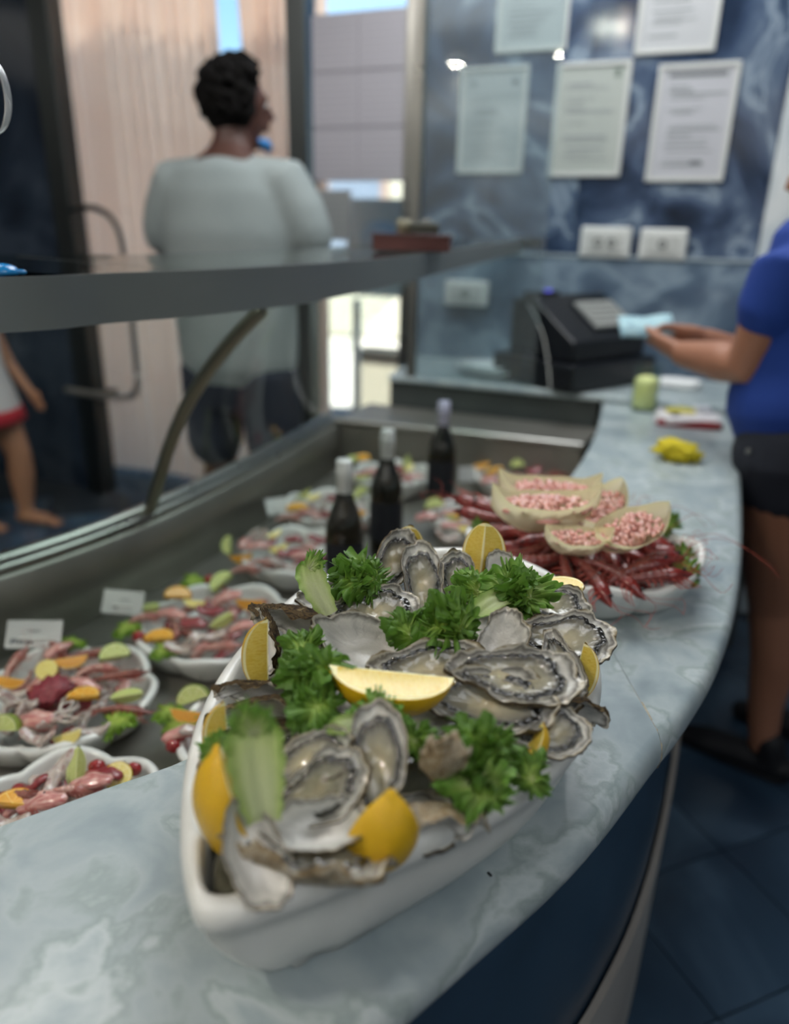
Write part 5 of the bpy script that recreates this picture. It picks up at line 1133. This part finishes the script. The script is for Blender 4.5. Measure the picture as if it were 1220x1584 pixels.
softbox('white_cup_lid', 'crumpled white wrapper right of the yellow sponge', 'wrapper', tuple(pk + Vector((.045, .025, .021))), .045, .04, .022, pbr('wrapper', '#b9bcc2', rough=.3), .2, 14, amp=.4).name = 'crumpled_wrapper'
def crumple(name, label, p, s, mat, seed):
    nu, nv = 60, 34; P = np.zeros((nv, nu, 3))
    for j in range(nv):
        for i in range(nu):
            a = 2 * PI * i / nu; b = PI * (j / (nv - 1) - .5); v = Vector((math.cos(a) * math.cos(b), math.sin(a) * math.cos(b), math.sin(b)))
            k = 1 + .45 * mn.noise(v * 2.2 + Vector((seed, 0, 0))) - .35 * abs(mn.noise(v * 5 + Vector((0, seed, 0)))) - .2 * abs(mn.noise(v * 11)); P[j, i] = (v.x * k * s[0], v.y * k * s[1], max(0, s[2] * .8 + v.z * k * s[2]) * (1.25 - .5 * (v.x * .5 + .5)))
    o = MB().grid(P, cv=True).build(name, mat); o.location = p; o.rotation_euler = (0, 0, -.25); return tag(o, label, 'cloth')
crumple('crumpled_cloth', 'crumpled bright yellow cleaning cloth lying alone on the worktop', tuple(at(1046, 712, TOP)), (.055, .038, .026), pbr('yellow_cloth', [(0.3, '#bfae1c'), (.7, '#d6c838')], 'noise', scale=8, rough=.8, bump=.6, bscale=60, bdist=.0015), 3)
softbox('dark_crumb', 'tiny black crumb on the marble in front of the boat dish', 'crumb', tuple(at(757, 1353, TOP)), .0045, .002, .0012, black_plastic, 2.2, 2)

# ------------------------------------------------------------------ people
def hand(mb, wrist, d, palm, r=1.0, curl=.5, thumb=1):
    """palm with five separate bent fingers; d: towards the finger tips, palm: palm normal"""
    d = Vector(d).normalized(); palm = Vector(palm); palm = (palm - d * palm.dot(d)).normalized(); s = d.cross(palm) * thumb
    mb.tube([wrist - d * .01, wrist + d * .03 * r, wrist + d * .075 * r], [.019 * r, .021 * r, .018 * r], 12, rx=[1.25, 1.75, 2.0], side=s)
    for k, (o, L) in enumerate(((.027, .068), (.009, .078), (-.009, .072), (-.026, .056))):
        p = wrist + d * .078 * r + s * o * r; pts = [p - d * .015]; dd = d.copy(); 
        for q in range(3):
            pts.append(pts[-1] + dd * (L * (.5, .32, .26)[q]) * r + (d * .008 if q == 0 else Vector())); dd = (dd + palm * curl * (.7 + .2 * q)).normalized()
        mb.tube(pts, [.0095 * r, .0088 * r, .0080 * r, .0070 * r], 8)
    p = wrist + d * .022 * r + s * .022 * r; mb.tube([p, p + (s * .8 + d * .7).normalized() * .032 * r, p + (s * .8 + d * .7).normalized() * .034 * r + (d + palm * .5).normalized() * .030 * r, p + (s * .75 + d * .7).normalized() * .036 * r + (d + palm * .8).normalized() * .052 * r], [.013 * r, .011 * r, .010 * r, .008 * r], 8)
def head(mb, c0, f, up, R=.1, ears=True):
    """c0: centre; f: facing; up"""
    f = Vector(f).normalized(); up = Vector(up).normalized(); f = (f - up * f.dot(up)).normalized(); s = f.cross(up)
    mb.tube([c0 - up * R * .95 + f * R * .35, c0 - up * R * .55 + f * R * .22, c0 + f * R * .06, c0 + up * R * .45 - f * R * .05, c0 + up * R * .72 - f * R * .05], [R * .30, R * .60, R * .86, R * .82, R * .55], 20, rx=[1.0, .86, .84, .86, .86], side=s)
    mb.tube([c0 - f * R * .25 + up * R * .1, c0 - f * R * .30 + up * R * .35], [R * .72, R * .68], 18, rx=.95, side=s)
    mb.tube([c0 + f * R * .86 + up * R * .16, c0 + f * R * 1.02 - up * R * .06, c0 + f * R * 1.10 - up * R * .22, c0 + f * R * .92 - up * R * .30], [R * .07, R * .10, R * .13, R * .10], 8)
    mb.tube([c0 + f * R * .80 - up * R * .50 - s * R * .2, c0 + f * R * .94 - up * R * .50, c0 + f * R * .80 - up * R * .50 + s * R * .2], R * .07, 8)
    mb.tube([c0 + f * R * .82 - up * R * .62 - s * R * .16, c0 + f * R * .92 - up * R * .62, c0 + f * R * .82 - up * R * .62 + s * R * .16], R * .07, 8)
    for k in (-1, 1):
        mb.tube([c0 + f * R * .80 + up * R * .24 + s * k * R * .15, c0 + f * R * .74 + up * R * .26 + s * k * R * .45], R * .10, 8)
        mb.tube([c0 + s * k * R * .80 + up * R * .18 - f * R * .04, c0 + s * k * R * .90 + up * R * .02 - f * R * .10, c0 + s * k * R * .80 - up * R * .18 - f * R * .02], [R * .12, R * .15, R * .09], 8, rx=.6, side=s)
    return s
def eyes(parent, c0, f, up, R=.1):
    f = Vector(f).normalized(); up = Vector(up).normalized(); f = (f - up * f.dot(up)).normalized(); s = f.cross(up)
    for k in (-1, 1):
        p = c0 + f * R * .77 + s * k * R * .32 + up * R * .08; a = MB().lathe([(0, -.009), (.006, -.006), (.009, 0), (.006, .006), (0, .009)], 14).build('eyeball', pbr('eye_white', '#cfccc6', rough=.2), parent); a.location = p
def skin(name, h): return pbr(name, [(0.3, h), (.7, h)], 'noise', scale=4, rough=.5, sss=.1, ssr=.01)

# --- man with his back to the counter
gx, gy = -.548, 2.56
gf = Vector((.30, .95, 0)).normalized(); gs = Vector((gf.y, -gf.x, 0)); UPV = Vector((0, 0, 1)); G0 = Vector((gx, gy, 0))
def gp(a, b, z): return G0 + gs * a + gf * b + UPV * z
man = thing('person', 'man seen from behind in pale grey t-shirt and dark shorts, beyond the shelf', 'person', loc=(0, 0, 0))
sk1 = skin('dark_skin', '#4b2e25')
mb = MB()
mb.tube([gp(0, .0, .90), gp(0, 0, 1.02), gp(0, -.01, 1.18), gp(0, 0, 1.34), gp(0, .0, 1.46), gp(0, .02, 1.53)], [.115, .108, .115, .122, .095, .06], 24, rx=[1.45, 1.38, 1.45, 1.6, 1.75, 1.2], side=gs)
mb.tube([gp(0, .01, 1.48), gp(0, .03, 1.57), gp(0, .045, 1.62)], [.062, .058, .060], 16)
HC = gp(.015, .055, 1.655); hf = (gf * .72 + gs * .70).normalized(); head(mb, HC, hf, UPV, .100)
for k in (-1, 1):
    sh0, el, wr = gp(.205 * k, 0, 1.44), gp(.265 * k, .03, 1.17), gp(.20 * k, .24, 1.10)
    mb.tube([sh0 - gs * k * .06, sh0, sh0.lerp(el, .5), el, el.lerp(wr, .4), wr], [.06, .058, .050, .042, .040, .028], 14)
    hand(mb, wr, gf * .9 - gs * k * .4, -UPV, 1.05, .5, k)
    hp, kn, an = gp(.10 * k, 0, .88), gp(.11 * k, .02, .48), gp(.11 * k, -.02, .09)
    mb.tube([hp, hp.lerp(kn, .5), kn, kn.lerp(an, .35) - gf * .015, an], [.098, .082, .058, .060, .040], 16)
    mb.tube([an - gf * .04 - UPV * .045, an + gf * .06 - UPV * .05, an + gf * .16 - UPV * .065], [.038, .036, .022], 12, rx=1.2, side=gs)
voxel(mb, 'body', sk1, .009, man)
mb = MB()
mb.tube([gp(0, 0, .865), gp(0, 0, .95), gp(0, -.01, 1.10), gp(0, -.01, 1.28), gp(0, 0, 1.40), gp(0, 0, 1.465), gp(0, .01, 1.492)], [.140, .143, .142, .146, .132, .105, .070], 28, rx=[1.52, 1.52, 1.55, 1.65, 1.78, 1.75, 1.25], side=gs)
for k in (-1, 1):
    sh0, el = gp(.20 * k, 0, 1.445), gp(.272 * k, .025, 1.245); mb.tube([sh0 - gs * k * .12 + UPV * .005, sh0 - UPV * .012, sh0.lerp(el, .45), sh0.lerp(el, .80)], [.066, .080, .084, .082], 16)
voxel(mb, 't_shirt', pbr('pale_grey_cotton', [(0.3, '#7f8888'), (.7, '#8f9796')], 'noise', scale=3, rough=.9, bump=.3, bscale=12), .010, man, smooth=14)
mb = MB(); mb.tube([gp(0, 0, .93), gp(0, 0, .84), gp(0, 0, .79)], [.125, .128, .12], 24, rx=1.45, side=gs)
for k in (-1, 1): mb.tube([gp(.10 * k, 0, .84), gp(.115 * k, .01, .70), gp(.12 * k, .015, .58)], [.115, .105, .10], 18)
voxel(mb, 'shorts', pbr('navy_cloth', '#232a38', rough=.9), .010, man)
def hair(name, c0, f, up, R, mat, parent, seed, n=230, cover=-.35, crown=.0, size=.020):
    rn_ = random.Random(seed); mb = MB(); f = Vector(f).normalized(); up = Vector(up); s = f.cross(up)
    mb.tube([c0 - f * R * .28 + up * R * .05, c0 - f * R * .15 + up * R * .45], [R * .93, R * .86], 20, rx=.98, side=s)
    for k in range(n):
        a = rn_.uniform(0, 2 * PI); z = rn_.uniform(-.45, 1); r = math.sqrt(1 - z * z) if z > -1 else 0; v = s * math.cos(a) * r + f * math.sin(a) * r + up * z
        if v.dot(f) > .15 + .5 * max(0, z) : continue
        q = c0 - f * R * .12 + up * R * .22 + v * R * rn_.uniform(.86, 1.06 + crown * z); w = Vector((rn_.uniform(-1, 1), rn_.uniform(-1, 1), rn_.uniform(-1, 1))) * size
        mb.tube([q - w, q + v * size * .6, q + w], [size * .55, size * .8, size * .4], 6)
    return mb.build(name, mat, parent)
hair('curly_hair', HC, hf, UPV, .100, pbr('black_hair', '#0c0a09', rough=.9, spec=.2), man, 4, 420, crown=.08, size=.018)
eyes(man, HC, hf, UPV, .100)
# blue face mask pulled under the chin
mb = MB(); mc = HC - UPV * .10 + hf * .045; ms = hf.cross(UPV)
mb.tube([mc - ms * .055 + UPV * .005, mc - ms * .03 + hf * .03, mc + hf * .045 - UPV * .008, mc + ms * .03 + hf * .03, mc + ms * .055 + UPV * .005], [.006, .013, .016, .013, .006], 12)
mb.build('face_mask', pbr('mask_blue', '#3b8fd6', rough=.6), man)['label'] = 'bright blue face mask under the chin'

# --- woman at the right end of the counter
wf = Vector((-.78, .62, 0)).normalized(); wsd = Vector((wf.y, -wf.x, 0)); H0 = Vector((.905, 1.64, 0))   # wsd: her right
def wp(a, b, z): return H0 + wsd * a + wf * b + UPV * z
wom = thing('person', 'woman in blue t-shirt and dark shorts at the right, holding banknotes', 'person', loc=(0, 0, 0))
sk2 = skin('tanned_skin', '#94664f'); mb = MB()
mb.tube([wp(0, -.02, .84), wp(0, 0, .95), wp(0, .02, 1.05), wp(0, .04, 1.16), wp(0, .05, 1.25), wp(0, .06, 1.31)], [.115, .110, .100, .105, .085, .055], 24, rx=[1.5, 1.4, 1.35, 1.45, 1.6, 1.2], side=wsd)
mb.tube([wp(0, .05, 1.28), wp(0, .03, 1.36), wp(0, .01, 1.40)], [.052, .048, .050], 16)
WC = wp(0, .015, 1.455); whf = (wf - UPV * .25).normalized(); wup = (UPV + wf * .25).normalized(); head(mb, WC, whf, wup, .098)
shL = wp(-.165, .055, 1.235); shR = wp(.165, .055, 1.235)
eL = solve_on(1156, 566, 1.60); wL = solve_on(1056, 547, 1.80); hL = solve_on(1000, 520, 1.90)
eR = wp(.20, .08, 1.0); wR = solve_on(1092, 524, 1.86)
mb.tube([shL + wsd * .06, shL, shL.lerp(eL, .5), eL, eL.lerp(wL, .35), wL], [.050, .050, .049, .048, .046, .031], 16)
mb.tube([shR - wsd * .06, shR, shR.lerp(eR, .5), eR, eR.lerp(wR, .35), wR], [.055, .052, .046, .041, .038, .027], 16)
hand(mb, wL, hL - wL, Vector((.3, .6, .7)), .95, .45, 1)
hand(mb, wR, Vector((-.9, .25, .1)), Vector((0, -.7, -.6)), .95, .5, -1)
aL = Vector((.965, 1.585, .085)); kL = Vector((.935, 1.625, .46)); kR = kL + wsd * .17 + wf * .02; aR = at(1262, 1110, .085)
for k, kn, an, hp in ((-1, kL, aL, wp(-.085, -.01, .82)), (1, kR, aR, wp(.085, -.01, .82))):
    mb.tube([hp, hp.lerp(kn, .5), kn, kn.lerp(an, .35) - wf * .012, kn.lerp(an, .7), an], [.100, .085, .057, .056, .042, .034], 18)
    mb.tube([an - wf * .03 - UPV * .05, an + wf * .07 - UPV * .055, an + wf * .15 - UPV * .068], [.030, .030, .018], 12, rx=1.2, side=wsd)
voxel(mb, 'body', sk2, .0065, wom)
mb = MB()
mb.tube([wp(0, .01, .958), wp(0, .015, .99), wp(0, .02, 1.05), wp(0, .04, 1.16), wp(0, .05, 1.245), wp(0, .06, 1.29)], [.142, .140, .130, .124, .102, .070], 28, rx=[1.42, 1.42, 1.38, 1.42, 1.55, 1.25], side=wsd)
for sh_0, el, k in ((shL, eL, -1), (shR, eR, 1)): mb.tube([sh_0 - wsd * k * .07, sh_0, sh_0.lerp(el, .34)], [.060, .066, .065], 18)
voxel(mb, 't_shirt', pbr('royal_blue_cotton', [(0.3, '#113078'), (.7, '#153a88')], 'noise', scale=3, rough=.85, bump=.4, bscale=14), .008, wom)
mb = MB(); mb.tube([wp(0, 0, .985), wp(0, -.01, .92), wp(0, -.02, .85)], [.130, .134, .128], 26, rx=1.38, side=wsd)
for k, kn in ((-1, kL), (1, kR)): h_ = wp(.088 * k, -.01, .875); mb.tube([h_, h_.lerp(kn, .10), h_.lerp(kn, .22)], [.118, .112, .108], 20)
voxel(mb, 'shorts', pbr('black_denim', [(0.3, '#171a24'), (.7, '#20242f')], 'noise', scale=8, rough=.85), .008, wom)
q = solve_on(1157, 698, 1.515); MB().lathe([(0, 0), (.006, 0), (.006, .003), (0, .004)], 14).build('metal_rivet', steel, wom).matrix_local = Matrix.Translation(q) @ Matrix.Rotation(PI / 2, 4, 'X')
for k, an in ((0, aL), (1, aR)):
    mb = MB(); b_ = Vector((an.x, an.y, 0)); mb.tube([b_ - wf * .055 + UPV * .035, b_ + wf * .04 + UPV * .038, b_ + wf * .13 + UPV * .032, b_ + wf * .185 + UPV * .026], [.036, .038, .036, .026], 16, rx=[1.0, 1.1, 1.25, 1.2], side=wsd)
    mb.tube([b_ - wf * .03 + UPV * .05, b_ - wf * .015 + UPV * .10], [.038, .040], 14); o = voxel(mb, 'shoe', pbr('black_shoe', '#0e1016', rough=.6), .008, wom)
    mb = MB(); mb.tube([b_ - wf * .06 + UPV * .011, b_ + wf * .05 + UPV * .011, b_ + wf * .19 + UPV * .011], .011, 8, rx=[3.2, 3.4, 2.8], side=wsd); mb.build('sole', pbr('sole_dark', '#14161c', rough=.7), o)
hair('brown_hair', WC, whf, wup, .102, pbr('brown_hair', '#2e2018', rough=.6), wom, 9, 260, size=.018); eyes(wom, WC, whf, wup, .098)
# tattoo: a flat grey motif on the inner upper arm
tq = solve_on(1172, 533, 1.52)
mb = MB(); cdn = (CAM - tq).normalized(); M_ = orient(tq + cdn * -.002, cdn, RT)
for pts in (((-.010, -.02), (-.002, -.006), (.006, .006), (.004, .02)), ((-.014, -.008), (-.004, -.002), (.010, -.006)), ((-.004, .012), (.006, .018), (.014, .010))):
    mb.tube([M_ @ Vector((x, y, -.001)) for x, y in pts], .0025, 6)
nt_t = None
# banknotes held in the hand
bk_ = MB()
for k in range(4):
    w = .072; P = np.array([[((i / 6 - .5) * .13, (j - .5) * w, .006 * math.sin(i * .9 + k) + .0016 * k) for j in (0, 1)] for i in range(7)]); bk_.grid(P, 0)
t = thing('banknotes', 'pale blue banknotes held in the hand of the woman in blue', 'banknotes', M=orient(hL + Vector((-.005, .0, .022)), (-.1, -.55, .8), imdir(-4)))
o = bk_.build('note_sheet', pbr('banknote_blue', [(0.35, '#86a8b4'), (.5, '#9dbbc0'), (.65, '#7c9aa8')], 'noise', scale=30, rough=.7), t); o.modifiers.new('s', 'SOLIDIFY').thickness = .0006; o['kind'] = 'stuff'

# --- child walking outside the tray at the left edge
cf = Vector((.97, -.25, 0)).normalized(); csd = Vector((cf.y, -cf.x, 0)); K0 = at(4, 812, 0); K0.z = 0
def kp_(a, b, z): return K0 + csd * a + cf * b + UPV * z
kid = thing('person', 'barefoot child in a white dress with red hem at the left edge behind the glass', 'person', loc=(0, 0, 0)); sk3 = skin('light_skin', '#a8795c'); mb = MB()
mb.tube([kp_(0, 0, .62), kp_(0, 0, .70), kp_(0, 0, .80), kp_(0, 0, .90), kp_(0, 0, .94)], [.085, .08, .082, .075, .04], 18, rx=1.3, side=csd)
mb.tube([kp_(0, 0, .93), kp_(0, .01, 1.0)], [.038, .038], 12); KC = kp_(0, .02, 1.085); head(mb, KC, cf, UPV, .092)
for k in (-1, 1):
    s0, e0, w0 = kp_(.11 * k, 0, .90), kp_(.16 * k, .03, .72), kp_(.16 * k, .12, .60)
    mb.tube([s0 - csd * k * .04, s0, e0, w0], [.036, .034, .027, .019], 12); hand(mb, w0, cf * .6 - UPV * .8, -csd * k, .7, .4, k)
    h0, k0, a0 = kp_(.065 * k, 0, .60), kp_(.07 * k, .03 - .06 * k, .33), kp_(.07 * k, -.01 - .09 * k, .055)
    mb.tube([h0, h0.lerp(k0, .5), k0, k0.lerp(a0, .35), a0], [.070, .066, .052, .055, .034], 14)
    mb.tube([a0 - cf * .02 - UPV * .025, a0 + cf * .08 - UPV * .028, a0 + cf * .16 - UPV * .038], [.029, .028, .015], 12, rx=1.3, side=csd)
    for q in range(5): p = a0 + cf * .16 + csd * (q - 2) * .012 * k - UPV * .042; mb.tube([p, p + cf * .018], .0075, 6)
voxel(mb, 'body', sk3, .007, kid)
mb = MB(); P = []
for z, r in ((.93, .058), (.90, .10), (.80, .105), (.72, .108), (.62, .135), (.55, .150), (.515, .158)): P.append([tuple(K0 + csd * math.cos(a) * r * 1.15 + cf * math.sin(a) * r * .9 + UPV * z) for a in [2 * PI * i / 30 for i in range(30)]])
o = MB().grid(np.array(P), cv=True).build('dress', pbr('white_cotton', '#c5c2bf', rough=.9), kid); o.modifiers.new('s', 'SOLIDIFY').thickness = .004
P = []
for z, r in ((.545, .155), (.485, .168)): P.append([tuple(K0 + csd * math.cos(a) * r * 1.15 + cf * math.sin(a) * r * .9 + UPV * z) for a in [2 * PI * i / 30 for i in range(30)]])
o = MB().grid(np.array(P), cv=True).build('red_hem', pbr('red_cotton', '#b02a35', rough=.9), kid); o.modifiers.new('s', 'SOLIDIFY').thickness = .005; o['label'] = 'red hem'
hair('child_hair', KC, cf, UPV, .09, MATS['brown_hair'], kid, 12, 200, size=.016); eyes(kid, KC, cf, UPV, .088)

# ------------------------------------------------------------------ ceiling downlights (seen as reflections in wall and glass)
for k, (px, py, pw) in enumerate(((705, 97, 1.0), (640, 95, .8), (870, 82, 1.0), (932, 38, 1.0), (165, 85, 1.0), (955, 40, 1.0))):
    if px in (932, 955, 165): p0, nn_ = W0 + WN * .008, WN
    else: p0, nn_ = pA, cn
    if px == 165: p0 = W0 + WN * (-.006)
    d = ray(px, py); h = CAM + d * ((p0 - CAM).dot(nn_) / d.dot(nn_)); r = d - nn_ * (2 * d.dot(nn_)); t_ = (2.675 - h.z) / r.z; p = h + r * t_
    if not (-4 < p.x < 2.7 and -3.4 < p.y < 3): continue
    t = thing('ceiling_downlight', 'round white recessed ceiling downlight number %s from the counter, seen only as a reflection' % ('one', 'two', 'three', 'four', 'five', 'six')[k], 'lamp', loc=(p.x, p.y, 2.66), group='recessed ceiling downlights')
    MB().lathe([(.055, 0), (.075, 0), (.075, .03), (.055, .03), (.055, 0)], 28).build('trim_ring', white_plastic, t)
    MB().lathe([(0, .004), (.056, .004), (.056, .012), (0, .012)], 28).build('lens', pbr('lamp_lens', '#fff6e8', emit=260.0), t)
